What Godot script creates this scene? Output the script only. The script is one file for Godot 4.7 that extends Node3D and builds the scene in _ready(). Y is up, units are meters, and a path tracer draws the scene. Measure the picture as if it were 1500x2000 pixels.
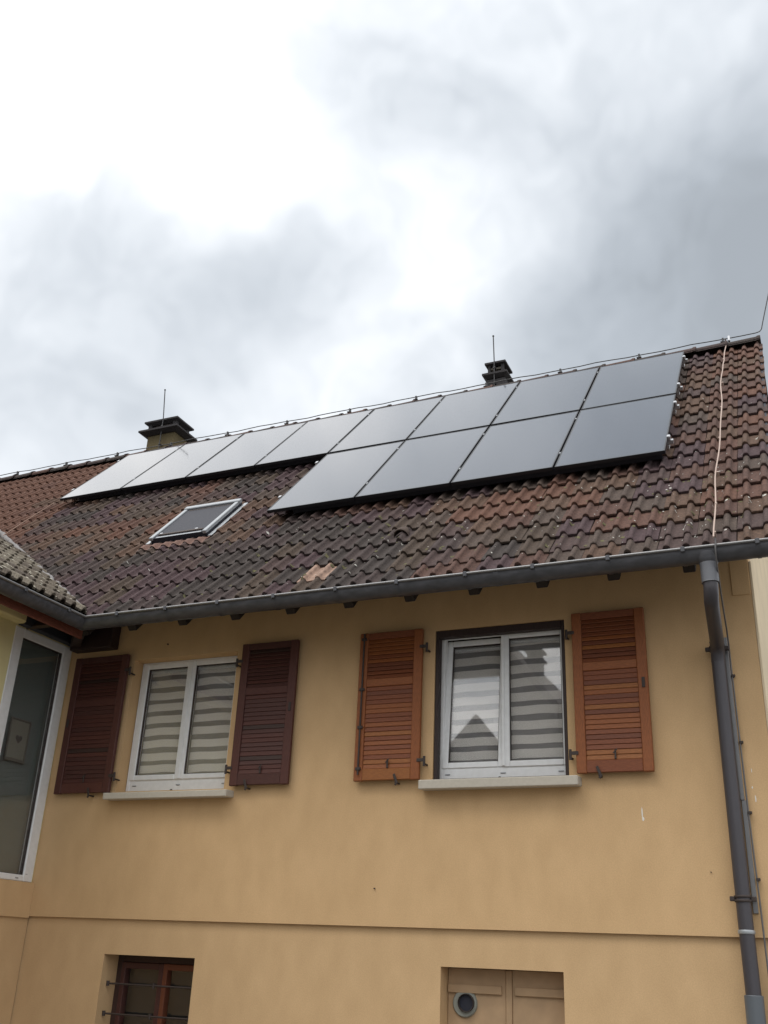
extends Node3D
# A rendered house front seen from the yard: tiled roof with solar panels, two shuttered windows, a wing on the left.

# ---------------------------------------------------------------- mesh builder
class MB:
	var v := PackedVector3Array()
	var n := PackedVector3Array()
	var c := PackedColorArray()
	var uv := PackedVector2Array()
	var col := Color.WHITE
	var with_uv := false

	func raw(a: Vector3, b: Vector3, d: Vector3, na: Vector3, nb: Vector3, nd: Vector3) -> void:
		# a b d run counter-clockwise seen from outside; stored clockwise
		v.append(a); v.append(d); v.append(b)
		n.append(na); n.append(nd); n.append(nb)
		c.append(col); c.append(col); c.append(col)

	func tri(a: Vector3, b: Vector3, d: Vector3, out := Vector3.ZERO) -> void:
		var nn := (b - a).cross(d - a)
		if nn.length_squared() < 1e-18:
			return
		nn = nn.normalized()
		if out != Vector3.ZERO and nn.dot(out) < 0.0:
			raw(a, d, b, -nn, -nn, -nn)
		else:
			raw(a, b, d, nn, nn, nn)

	func quad(a: Vector3, b: Vector3, d: Vector3, e: Vector3, out := Vector3.ZERO) -> void:
		tri(a, b, d, out)
		tri(a, d, e, out)

	func box(xf: Transform3D, s: Vector3, bev := 0.0) -> void:
		var h := s * 0.5
		var bb := minf(bev, minf(h.x, minf(h.y, h.z)) * 0.9)
		for i in 3:
			var j := (i + 1) % 3
			var k := (i + 2) % 3
			for si in [-1.0, 1.0]:
				var p := []
				for q in [[-1.0, -1.0], [1.0, -1.0], [1.0, 1.0], [-1.0, 1.0]]:
					var w := Vector3.ZERO
					w[i] = si * h[i]
					w[j] = q[0] * (h[j] - bb)
					w[k] = q[1] * (h[k] - bb)
					p.append(xf * w)
				var o := Vector3.ZERO
				o[i] = si
				quad(p[0], p[1], p[2], p[3], xf.basis * o)
				if bb > 0.0:
					for sj in [-1.0, 1.0]:
						var a1 := Vector3.ZERO
						a1[i] = si * h[i]; a1[j] = sj * (h[j] - bb); a1[k] = -(h[k] - bb)
						var a2 := a1
						a2[k] = h[k] - bb
						var b1 := a1
						b1[i] = si * (h[i] - bb); b1[j] = sj * h[j]
						var b2 := b1
						b2[k] = h[k] - bb
						var oo := Vector3.ZERO
						oo[i] = si; oo[j] = sj
						quad(xf * a1, xf * a2, xf * b2, xf * b1, xf.basis * oo)
		if bb > 0.0:
			for sx in [-1.0, 1.0]:
				for sy in [-1.0, 1.0]:
					for sz in [-1.0, 1.0]:
						var sg := Vector3(sx, sy, sz)
						tri(xf * (sg * Vector3(h.x, h.y - bb, h.z - bb)), xf * (sg * Vector3(h.x - bb, h.y, h.z - bb)), xf * (sg * Vector3(h.x - bb, h.y - bb, h.z)), xf.basis * sg)

	func bx(a: Vector3, b: Vector3, bev := 0.0) -> void:
		box(Transform3D(Basis.IDENTITY, (a + b) * 0.5), (b - a).abs(), bev)

	func loft(rings: Array, closed: bool, cap := false) -> void:
		# rings: arrays of Vector3 of equal length; normals smoothed over the grid, oriented by the ring's turn
		var m: int = rings[0].size()
		var r: int = rings.size()
		var acc := []
		for i in r:
			var row := PackedVector3Array()
			row.resize(m)
			acc.append(row)
		var last := m if closed else m - 1
		for i in r - 1:
			for j in last:
				var j2 := (j + 1) % m
				var fn: Vector3 = (rings[i + 1][j2] - rings[i][j]).cross(rings[i + 1][j] - rings[i][j2])
				for q in [[i, j], [i, j2], [i + 1, j], [i + 1, j2]]:
					acc[q[0]][q[1]] += fn
		for i in r - 1:
			for j in last:
				var j2 := (j + 1) % m
				raw(rings[i][j], rings[i][j2], rings[i + 1][j2], acc[i][j].normalized(), acc[i][j2].normalized(), acc[i + 1][j2].normalized())
				raw(rings[i][j], rings[i + 1][j2], rings[i + 1][j], acc[i][j].normalized(), acc[i + 1][j2].normalized(), acc[i + 1][j].normalized())
		if cap:
			for e in [0, r - 1]:
				var mid := Vector3.ZERO
				for p in rings[e]:
					mid += p
				mid /= m
				var o: Vector3 = (rings[e][0] - rings[1 if e == 0 else r - 2][0])
				for j in last:
					tri(mid, rings[e][j], rings[e][(j + 1) % m], o)

	func tube(pts: Array, rad, sides := 10, cap := true) -> void:
		var rings := []
		var ref := Vector3.ZERO
		for i in pts.size():
			var t: Vector3 = (pts[mini(i + 1, pts.size() - 1)] - pts[maxi(i - 1, 0)]).normalized()
			if ref == Vector3.ZERO:
				ref = (Vector3.RIGHT if absf(t.x) < 0.8 else Vector3.UP)
			ref = (ref - t * ref.dot(t)).normalized()
			var bi := t.cross(ref)
			var rr: float = rad[i] if rad is Array else rad
			var ring := PackedVector3Array()
			for k in sides:
				var a := TAU * k / sides
				ring.append(pts[i] + (ref * cos(a) + bi * sin(a)) * rr)
			rings.append(ring)
		loft(rings, true, cap)

	func add(tris: Array, xf: Transform3D) -> void:
		# tris: [positions, normals], flat triangle lists already clockwise
		var p: PackedVector3Array = tris[0]
		var q: PackedVector3Array = tris[1]
		for i in p.size():
			v.append(xf * p[i])
			n.append(xf.basis * q[i])
			c.append(col)

	func mesh(mat: Material) -> ArrayMesh:
		var a := []
		a.resize(Mesh.ARRAY_MAX)
		a[Mesh.ARRAY_VERTEX] = v
		a[Mesh.ARRAY_NORMAL] = n
		a[Mesh.ARRAY_COLOR] = c
		if with_uv:
			a[Mesh.ARRAY_TEX_UV] = uv
		var m := ArrayMesh.new()
		m.add_surface_from_arrays(Mesh.PRIMITIVE_TRIANGLES, a)
		m.surface_set_material(0, mat)
		return m


# ---------------------------------------------------------------- naming and nodes
var used := {}
var rng := RandomNumberGenerator.new()
var tile_noise := FastNoiseLite.new()

func numbered(called: String) -> String:
	var k: int = used.get(called, 0)
	used[called] = k + 1
	return called if k == 0 else "%s_%03d" % [called, k]

func tag(o: Node, label: String, category: String, group := "", kind := "") -> void:
	if label: o.set_meta("label", label)
	if category: o.set_meta("category", category)
	if group: o.set_meta("group", group)
	if kind: o.set_meta("kind", kind)

func thing(called: String, at: Vector3, label: String, category: String, group := "") -> Node3D:
	var o := Node3D.new()
	o.name = numbered(called)
	add_child(o, true)
	o.position = at
	tag(o, label, category, group)
	return o

func part(called: String, parent: Node3D, at := Vector3.ZERO) -> Node3D:      # a part that holds sub-parts
	var o := Node3D.new()
	o.name = numbered(called)
	parent.add_child(o, true)
	o.global_transform = Transform3D(Basis.IDENTITY, at)
	return o

func put(called: String, mb: MB, mat: Material, parent: Node3D, xf := Transform3D.IDENTITY) -> MeshInstance3D:
	return put_mesh(called, mb.mesh(mat), parent, xf)

func put_mesh(called: String, m: Mesh, parent: Node3D, xf := Transform3D.IDENTITY) -> MeshInstance3D:
	var o := MeshInstance3D.new()
	o.name = numbered(called)
	o.mesh = m
	parent.add_child(o, true)
	o.global_transform = xf
	return o

func lc(r: float, g: float, b: float, a := 1.0) -> Color:                    # linear colour to what albedo_color wants
	var q := Color(r, g, b, a).linear_to_srgb()
	q.a = a
	return q

func mat(col: Color, rough := 0.8, metal := 0.0, spec := 0.5) -> StandardMaterial3D:
	var m := StandardMaterial3D.new()
	m.albedo_color = col
	m.roughness = rough
	m.metallic = metal
	m.metallic_specular = spec
	return m

func noise_tex(s: int, freq: float, oct: int, lo: Color, hi: Color, size := 512, mid := -1.0, type := FastNoiseLite.TYPE_SIMPLEX_SMOOTH) -> NoiseTexture2D:
	var f := FastNoiseLite.new()
	f.seed = s
	f.noise_type = type
	f.frequency = freq
	f.fractal_octaves = oct
	var t := NoiseTexture2D.new()
	t.noise = f
	t.width = size
	t.height = size
	t.seamless = true
	t.normalize = true
	var g := Gradient.new()
	g.set_color(0, lo)
	g.set_color(1, hi)
	if mid > 0.0:
		g.add_point(mid, lo.lerp(hi, 0.5))
	t.color_ramp = g
	return t

func triplanar(m: StandardMaterial3D, tex: Texture2D, scale: Vector3, world := true) -> StandardMaterial3D:
	m.albedo_texture = tex
	m.uv1_triplanar = true
	m.uv1_world_triplanar = world
	m.uv1_scale = scale
	m.uv1_triplanar_sharpness = 4.0
	return m

func bump(m: StandardMaterial3D, tex: Texture2D, cm: float) -> StandardMaterial3D:
	m.heightmap_enabled = true
	m.heightmap_texture = tex
	m.heightmap_scale = cm
	return m


# ---------------------------------------------------------------- measured layout
const ROOF_PITCH := 0.806
const ROOF_Y := 5.9246            # lower edge of the panels
const ROOF_Z := -0.4167
const WING_X := -7.09             # the wing's wall, which looks towards +x
const OVERHANG := 0.826
const RIM_Y := 4.4425
const LEDGE_Y := 1.878
const RIDGE_S := 3.94
const TILE_OFF := -0.17
const TILE_W := 0.2838
const GAUGE := 0.312
const TILE_X0 := -0.176           # right edge of the first tile
const GABLE_X := -0.446
const WING_PITCH := 0.5431
const CAM := Vector3(0, 1.6, 7.841)
var U := Vector3(0, sin(ROOF_PITCH), -cos(ROOF_PITCH))
var N := Vector3(0, cos(ROOF_PITCH), sin(ROOF_PITCH))
var P0 := Vector3(0, ROOF_Y, ROOF_Z)
var WD := Vector3(cos(WING_PITCH), -sin(WING_PITCH), 0)
var WN := Vector3(sin(WING_PITCH), cos(WING_PITCH), 0)
var valley_p: Vector3
var valley_n: Vector3

func rp(x: float, s: float, off := 0.0) -> Vector3:                          # a point over the roof: x, metres up the slope, metres above the panels' plane
	return P0 + Vector3(x, 0, 0) + U * s + N * off

func roof_frame(x: float, s: float, off: float) -> Transform3D:              # x across, y away from the roof, z down the slope
	return Transform3D(Basis(Vector3.RIGHT, N, -U), rp(x, s, off))

var M := {}

func sky_texture() -> ImageTexture:
	var w := 1536
	var h := 768
	var data := PackedFloat32Array()
	data.resize(w * h * 3)
	var f := FastNoiseLite.new()
	f.seed = 41; f.frequency = 1.5; f.fractal_octaves = 5; f.fractal_gain = 0.52
	var f2 := FastNoiseLite.new()
	f2.seed = 7; f2.frequency = 2.6; f2.fractal_octaves = 4
	# cloud banks: azimuth, elevation (degrees), brightness in percent
	var banks := [Vector3(-51, 45, 112), Vector3(-40, 48, 112), Vector3(-44, 42, 112), Vector3(-33, 50, 88), Vector3(-26, 47, 73), Vector3(-20, 49, 80), Vector3(-12, 50, 78), Vector3(-3, 48, 72), Vector3(0, 43, 57), Vector3(-9, 46, 67),
		Vector3(-18, 45, 62), Vector3(-6, 42, 46), Vector3(-1, 38, 37), Vector3(-8, 37, 40), Vector3(-3, 34, 39), Vector3(-14, 41, 68), Vector3(-19, 41, 86), Vector3(-21, 37, 104), Vector3(-28, 41, 92), Vector3(-37, 42, 108),
		Vector3(-31, 38, 56), Vector3(-35, 36, 51), Vector3(-42, 37, 65), Vector3(-46, 37, 69), Vector3(-43, 35, 62), Vector3(-48, 32, 80), Vector3(-44, 32, 76), Vector3(-47, 28, 57), Vector3(-42, 29, 60), Vector3(-37, 31, 65),
		Vector3(-30, 34, 86), Vector3(-32, 31, 83), Vector3(-25, 34, 86), Vector3(-20, 34, 68), Vector3(-15, 35, 50), Vector3(-11, 35, 46), Vector3(-22, 32, 68), Vector3(-47, 25, 76), Vector3(-35, 28, 76), Vector3(-2, 26, 54),
		Vector3(-61, 41, 120), Vector3(-60, 50, 108), Vector3(-70, 46, 115), Vector3(-52, 52, 94), Vector3(-44, 58, 84), Vector3(-36, 63, 76), Vector3(-26, 64, 67), Vector3(-16, 62, 62), Vector3(-8, 62, 56), Vector3(4, 60, 64), Vector3(-55, 66, 104), Vector3(0, 72, 74), Vector3(10, 50, 58)]
	var dirs := PackedVector3Array()
	for b in banks:
		var a := deg_to_rad(b.x)
		var e := deg_to_rad(b.y)
		dirs.append(Vector3(sin(a) * cos(e), sin(e), -cos(a) * cos(e)))
	var look := Vector3(sin(-0.43) * cos(0.62), sin(0.62), -cos(-0.43) * cos(0.62))
	for j in h:
		var el := PI * (0.5 - (j + 0.5) / h)
		for i in w:
			var k := (j * w + i) * 3
			if el < -0.02:
				data[k] = 0.42; data[k + 1] = 0.42; data[k + 2] = 0.41
				continue
			var az := TAU * (i + 0.5) / w
			var d := Vector3(sin(az) * cos(el), sin(el), -cos(az) * cos(el))
			var warp := Vector3(f2.get_noise_3dv(d * 1.7), f2.get_noise_3dv(d * 1.7 + Vector3(9, 3, 1)), f2.get_noise_3dv(d * 1.7 + Vector3(2, 8, 5)))
			var dw := (d + warp * 0.055).normalized()
			var q := Vector3(d.x, d.y * 1.7, d.z) * 1.5 + warp * 0.25
			var fine := f.get_noise_3dv(q)
			var lum := clampf(1.0 + 0.50 * fine, 0.6, 1.3) * 1.28 * (1.0 + 1.2 * maxf(d.y, 0.0)) / 2.2
			if d.dot(look) > 0.7:
				var sw := 0.02
				var sl := lum * 0.02
				for b in dirs.size():
					var t := (1.0 - dw.dot(dirs[b])) * 500.0
					if t < 9.0:
						var g := exp(-t)
						sw += g
						sl += g * (banks[b].z * 0.0085 - 0.05)
				lum = sl / sw * (1.0 + 0.16 * f.get_noise_3dv(d * 3.4 + warp * 0.6) + 0.06 * f2.get_noise_3dv(d * 5.5 + warp))
			lum = maxf(lum, 0.3)
			var tint := clampf((0.95 - lum) / 0.6, 0.0, 1.0)
			data[k] = lum * (1.0 - 0.085 * tint)
			data[k + 1] = lum * (1.0 + 0.005 * tint)
			data[k + 2] = lum * (1.0 + 0.115 * tint)
	var img := Image.create_from_data(w, h, false, Image.FORMAT_RGBF, data.to_byte_array())
	return ImageTexture.create_from_image(img)


func weathered(m: StandardMaterial3D, tex: Texture2D) -> void:
	m.detail_enabled = true
	m.detail_albedo = tex
	m.detail_blend_mode = BaseMaterial3D.BLEND_MODE_MUL
	m.detail_uv_layer = BaseMaterial3D.DETAIL_UV_2
	m.uv2_triplanar = true
	m.uv2_world_triplanar = true
	m.uv2_scale = Vector3(0.42, 0.42, 0.42)


func make_materials() -> void:
	var grime := noise_tex(3, 0.012, 5, Color(0.95, 0.95, 0.945), Color(1, 1, 1), 1024)
	var blotch := noise_tex(21, 0.006, 5, lc(0.80, 0.80, 0.80), lc(1.0, 1.0, 1.0), 1024)
	var grain := noise_tex(9, 0.09, 3, Color.BLACK, Color.WHITE, 512)
	var speck := noise_tex(15, 0.05, 4, lc(0.34, 0.33, 0.33), lc(1.0, 1.0, 1.0), 512)
	M.grain = grain
	var grit := noise_tex(10, 0.11, 3, lc(0.84, 0.84, 0.84), lc(1.0, 1.0, 1.0), 1024)
	var weather := noise_tex(21, 0.008, 5, lc(0.89, 0.88, 0.86), lc(1.0, 1.0, 1.0), 1024)
	for q in [["plaster", 0.655, 0.445, 0.243], ["plaster_low", 0.625, 0.430, 0.240]]:
		var pl := triplanar(mat(lc(q[1], q[2], q[3]), 0.95, 0, 0.3), grit, Vector3(0.7, 0.7, 0.7))
		bump(pl, grit, 0.5)
		pl.detail_enabled = true
		pl.detail_albedo = weather
		pl.detail_blend_mode = BaseMaterial3D.BLEND_MODE_MUL
		pl.detail_uv_layer = BaseMaterial3D.DETAIL_UV_2
		pl.uv2_triplanar = true
		pl.uv2_world_triplanar = true
		pl.uv2_scale = Vector3(0.45, 0.24, 0.45)
		M[q[0]] = pl
	M.gable = triplanar(mat(lc(0.72, 0.60, 0.42), 0.95, 0, 0.3), blotch, Vector3(0.25, 0.2, 0.25))
	M.yellow = triplanar(mat(lc(0.74, 0.66, 0.36), 0.95, 0, 0.3), blotch, Vector3(0.25, 0.2, 0.25))
	M.pvc = triplanar(mat(lc(0.78, 0.79, 0.80), 0.35), grime, Vector3(1.1, 1.1, 1.1))
	M.sill = triplanar(mat(lc(0.52, 0.48, 0.41), 0.8), grime, Vector3(1.7, 1.7, 1.7))
	M.zinc = triplanar(mat(lc(0.098, 0.100, 0.112), 0.45, 0.3), noise_tex(33, 0.02, 5, lc(0.50, 0.50, 0.50), lc(1, 1, 1), 512), Vector3(0.6, 1.6, 1.6))
	M.zinc_light = triplanar(mat(lc(0.22, 0.22, 0.225), 0.42, 0.5), grime, Vector3(2, 2, 2))
	M.pipe = triplanar(mat(lc(0.056, 0.052, 0.060), 0.42, 0.1), grime, Vector3(1.5, 0.5, 1.5))
	M.pipe_pvc = mat(lc(0.095, 0.108, 0.122), 0.4)
	M.sleeve = mat(lc(0.125, 0.13, 0.145), 0.45, 0.1)
	M.iron = mat(lc(0.046, 0.034, 0.030), 0.65, 0.2)
	M.wire = mat(lc(0.05, 0.05, 0.052), 0.5, 0.5)
	M.copper = triplanar(mat(lc(0.41, 0.31, 0.26), 0.5, 0.2), grime, Vector3(4, 4, 4))
	M.grey_wire = mat(lc(0.13, 0.125, 0.125), 0.5, 0.3)
	M.old_cable = mat(lc(0.24, 0.15, 0.11), 0.7)
	M.alu = mat(lc(0.55, 0.56, 0.58), 0.35, 0.75)
	M.alu_grey = mat(lc(0.34, 0.36, 0.38), 0.4, 0.45)
	M.cover = mat(lc(0.30, 0.32, 0.34), 0.45, 0.3)
	M.black_frame = mat(lc(0.012, 0.013, 0.017), 0.35, 0.2)
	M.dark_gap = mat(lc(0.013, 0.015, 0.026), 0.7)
	var wood := noise_tex(51, 0.02, 4, lc(0.48, 0.44, 0.42), lc(1, 1, 1), 512)
	M.wood_tex = wood
	for w in [["wood_a", 0.33, 0.104, 0.026], ["wood_b", 0.25, 0.073, 0.024], ["wood_c", 0.36, 0.130, 0.030], ["wood_d", 0.20, 0.060, 0.024], ["maroon_a", 0.104, 0.032, 0.023], ["maroon_b", 0.088, 0.029, 0.022], ["maroon_c", 0.12, 0.037, 0.025], ["maroon_d", 0.055, 0.026, 0.020]]:
		var c := lc(w[1], w[2], w[3])
		M[w[0]] = bump(triplanar(mat(c, 0.62), wood, Vector3(1.6, 22, 22)), wood, 0.05)
		M[w[0] + "_v"] = bump(triplanar(mat(c, 0.62), wood, Vector3(22, 1.6, 22)), wood, 0.05)
	M.rafter = triplanar(mat(lc(0.028, 0.020, 0.016), 0.8), wood, Vector3(6, 3, 3))
	M.deck = triplanar(mat(lc(0.10, 0.068, 0.045), 0.85), wood, Vector3(1, 6, 6))
	M.soffit_red = triplanar(mat(lc(0.20, 0.060, 0.035), 0.75), wood, Vector3(5, 5, 1))
	M.reveal_brown = triplanar(mat(lc(0.038, 0.020, 0.017), 0.6), wood, Vector3(8, 1.5, 8))
	M.door_paint = triplanar(mat(lc(0.44, 0.295, 0.170), 0.7), blotch, Vector3(0.8, 0.8, 0.8))
	M.blind_pale = mat(lc(0.82, 0.795, 0.75), 0.95, 0, 0.2)
	M.blind_dark = mat(lc(0.29, 0.285, 0.285), 0.95, 0, 0.2)
	M.inside = mat(lc(0.155, 0.185, 0.172), 0.95, 0, 0.2)
	M.lead = triplanar(mat(lc(0.26, 0.25, 0.25), 0.8), speck, Vector3(3, 3, 3))
	M.lichen = mat(lc(0.50, 0.49, 0.45), 0.95, 0, 0.2)
	M.lichen_green = mat(lc(0.115, 0.108, 0.060), 0.95, 0, 0.2)
	M.concrete = triplanar(mat(lc(0.20, 0.185, 0.155), 0.95, 0, 0.3), speck, Vector3(2.5, 2.5, 2.5))
	M.concrete_ochre = triplanar(mat(lc(0.19, 0.155, 0.085), 0.95, 0, 0.3), speck, Vector3(2.5, 2.5, 2.5))
	M.concrete_dark = triplanar(mat(lc(0.075, 0.072, 0.075), 0.9, 0, 0.3), speck, Vector3(2.5, 2.5, 2.5))
	var g := mat(Color(0.02, 0.03, 0.03, 0.012), 0.02, 0.0, 0.5)
	g.transparency = BaseMaterial3D.TRANSPARENCY_ALPHA
	M.glass = g
	# roof tiles: one set of tones, each a fired clay with its own weathering, under the same fine mottling
	var tones := [[0.184, 0.096, 0.071], [0.156, 0.086, 0.067], [0.120, 0.079, 0.073], [0.099, 0.072, 0.068], [0.118, 0.085, 0.064], [0.200, 0.100, 0.068], [0.082, 0.066, 0.060], [0.134, 0.098, 0.080], [0.116, 0.073, 0.079], [0.172, 0.105, 0.073]]
	M.tones = []
	var drifts := noise_tex(92, 0.016, 5, lc(0.60, 0.59, 0.60), lc(1.0, 1.0, 0.98), 1024)
	var tile_bump := noise_tex(77, 0.06, 4, Color.BLACK, Color.WHITE, 512)
	for t in tones:
		var m := triplanar(mat(lc(t[0], t[1], t[2]), 0.88, 0, 0.4), speck, Vector3(1.35, 1.35, 1.35))
		weathered(m, drifts)
		M.tones.append(bump(m, tile_bump, 0.3))
	M.tone_colors = tones
	M.wing_tones = []
	for t in [[0.150, 0.126, 0.096], [0.115, 0.094, 0.074], [0.205, 0.180, 0.140]]:
		M.wing_tones.append(bump(triplanar(mat(lc(t[0], t[1], t[2]), 0.9, 0, 0.4), speck, Vector3(1.6, 1.6, 1.6)), tile_bump, 0.3))
	var tv := triplanar(mat(Color.WHITE, 0.88, 0, 0.4), speck, Vector3(1.35, 1.35, 1.35))
	tv.vertex_color_use_as_albedo = true
	weathered(tv, drifts)
	M.tile_any = bump(tv, tile_bump, 0.3)
	M.tile_new = triplanar(mat(lc(0.40, 0.265, 0.20), 0.9), speck, Vector3(0.6, 0.6, 0.6))
	M.apron = triplanar(mat(lc(0.20, 0.105, 0.078), 0.8), speck, Vector3(1.2, 1.2, 1.2))
	M.ridge = triplanar(mat(lc(0.085, 0.060, 0.052), 0.9), speck, Vector3(1.2, 1.2, 1.2))
	# printed cells under the panels' glass
	var img := Image.create(240, 424, false, Image.FORMAT_RGB8)
	img.fill(Color(0.10, 0.13, 0.185))
	for x in 6:
		for y in 20:
			img.fill_rect(Rect2i(6 + x * 38 + 1, 6 + y * 20 + int(y >= 10) * 4 + 1, 36, 19), Color(0.12, 0.152, 0.21))
	var pg := mat(Color.WHITE, 0.16, 0.0, 0.62)
	pg.albedo_texture = ImageTexture.create_from_image(img)
	pg.roughness_texture = noise_tex(64, 0.03, 4, Color(0.6, 0.6, 0.6), Color(1, 1, 1), 512)
	pg.roughness_texture_channel = BaseMaterial3D.TEXTURE_CHANNEL_RED
	pg.roughness = 0.15
	pg.clearcoat_enabled = true
	pg.clearcoat = 0.75
	pg.clearcoat_roughness = 0.06
	M.cells = pg


# ---------------------------------------------------------------- roof tiles
func tile_tris(v: int) -> Array:
	# a double-roll tile: x across, y off the roof, z down the slope, lower left corner at the origin; [positions, normals] clockwise
	var r := RandomNumberGenerator.new()
	r.seed = 100 + v
	var us := [0.002]
	var hs := [0.0]
	for c in [0.0715, 0.2125]:
		for k in 9:
			var t := -1.0 + k / 4.0
			us.append(c + t * 0.031)
			hs.append(0.040 * pow(maxf(0.0, 1.0 - t * t), 0.55))
		if c < 0.1:
			us.append(0.142)
			hs.append(0.002)
	us.append(TILE_W - 0.002)
	hs.append(-0.003)
	var mb := MB.new()
	var th := 0.022
	var lift := 0.029 + r.randf_range(-0.002, 0.003)
	var rings := []
	for q in [[0.36, -0.004], [0.16, lift * 0.5], [0.012, lift], [0.0, lift - 0.004]]:
		var ring := PackedVector3Array()
		for k in us.size():
			ring.append(Vector3(us[k], hs[k] * (1.0 if q[0] > 0.005 else 0.93) + q[1], -q[0]))
		rings.append(ring)
	rings.reverse()
	mb.loft(rings, false)
	var fr := []
	for q in [[0.0, lift - 0.004, 0.93], [-0.001, lift - th, 0.86]]:
		var ring := PackedVector3Array()
		for k in us.size():
			ring.append(Vector3(us[k], hs[k] * q[2] + q[1], -q[0]))
		fr.append(ring)
	fr.reverse()
	mb.loft(fr, false)
	var back := PackedVector3Array()
	for k in us.size():
		back.append(Vector3(us[k], hs[k] * 0.86 - 0.012, -0.2))
	mb.loft([back, fr[0]], false)                                             # underside near the lip
	# make sure the upper face looks up
	if mb.n[0].y < 0.0:
		for i in mb.n.size():
			mb.n[i] = -mb.n[i]
		for i in range(0, mb.v.size(), 3):
			var a := mb.v[i + 1]
			mb.v[i + 1] = mb.v[i + 2]
			mb.v[i + 2] = a
			var b := mb.n[i + 1]
			mb.n[i + 1] = mb.n[i + 2]
			mb.n[i + 2] = b
	return [mb.v, mb.n]

func clip(tris: Array, xf: Transform3D, p: Vector3, nn: Vector3) -> Array:
	# keeps what lies on the side of the world plane that nn points to; result in the tile's own axes
	var lp := xf.affine_inverse() * p
	var ln := xf.basis.transposed() * nn
	var ov := PackedVector3Array()
	var on := PackedVector3Array()
	var v: PackedVector3Array = tris[0]
	var n: PackedVector3Array = tris[1]
	for i in range(0, v.size(), 3):
		var pv := []
		var pn := []
		for k in 3:
			var a := v[i + k]
			var b := v[i + (k + 1) % 3]
			var da := (a - lp).dot(ln)
			var db := (b - lp).dot(ln)
			if da >= 0.0:
				pv.append(a)
				pn.append(n[i + k])
			if (da >= 0.0) != (db >= 0.0):
				var t := da / (da - db)
				pv.append(a.lerp(b, t))
				pn.append(n[i + k].lerp(n[i + (k + 1) % 3], t).normalized())
		for k in range(1, pv.size() - 1):
			ov.append_array([pv[0], pv[k], pv[k + 1]])
			on.append_array([pn[0], pn[k], pn[k + 1]])
	return [ov, on]

func tris_mesh(tris: Array, m: Material) -> ArrayMesh:
	var mb := MB.new()
	mb.add(tris, Transform3D.IDENTITY)
	return mb.mesh(m)

func bump_at(x: float, s: float, cx: float, cs: float, rx: float, rs: float) -> float:
	return exp(-pow((x - cx) / rx, 2.0) - pow((s - cs) / rs, 2.0))

func tone_at(x: float, s: float) -> int:
	# weathering: warm clay at the right edge and far left, greyed and darker in the middle and by the valley
	var red := 0.34 + 0.30 * clampf((x + 3.2) * 0.7, 0.0, 1.0) + 0.45 * bump_at(x, s, -2.7, -0.7, 0.8, 0.5) + 0.45 * bump_at(x, s, -5.8, 0.3, 1.1, 0.6) + 0.5 * bump_at(x, s, -8.0, 0.2, 1.4, 0.7)
	red += 0.8 * clampf((-9.3 - x) * 2.0, 0.0, 1.0)
	red -= 0.55 * bump_at(x, s, -4.7, -1.1, 1.5, 0.7) + 0.45 * bump_at(x, s, -7.6, -0.7, 0.9, 0.5) + 0.3 * bump_at(x, s, -6.2, -1.5, 0.9, 0.5) + 0.35 * bump_at(x, s, -1.6, -1.6, 1.2, 0.25)
	var drift := tile_noise.get_noise_2d(x * 1.5, s * 1.9)
	var k := red + 0.10 + 0.62 * drift + rng.randf_range(-0.22, 0.22)
	if bump_at(x, s, -6.6, -1.4, 1.2, 0.5) + 0.3 * drift > 0.45 and rng.randf() < 0.7:
		return 8
	return [6, 3, 4, 2, 8, 7, 1, 9, 0, 5][clampi(int(k * 9.0), 0, 9)]

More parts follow.
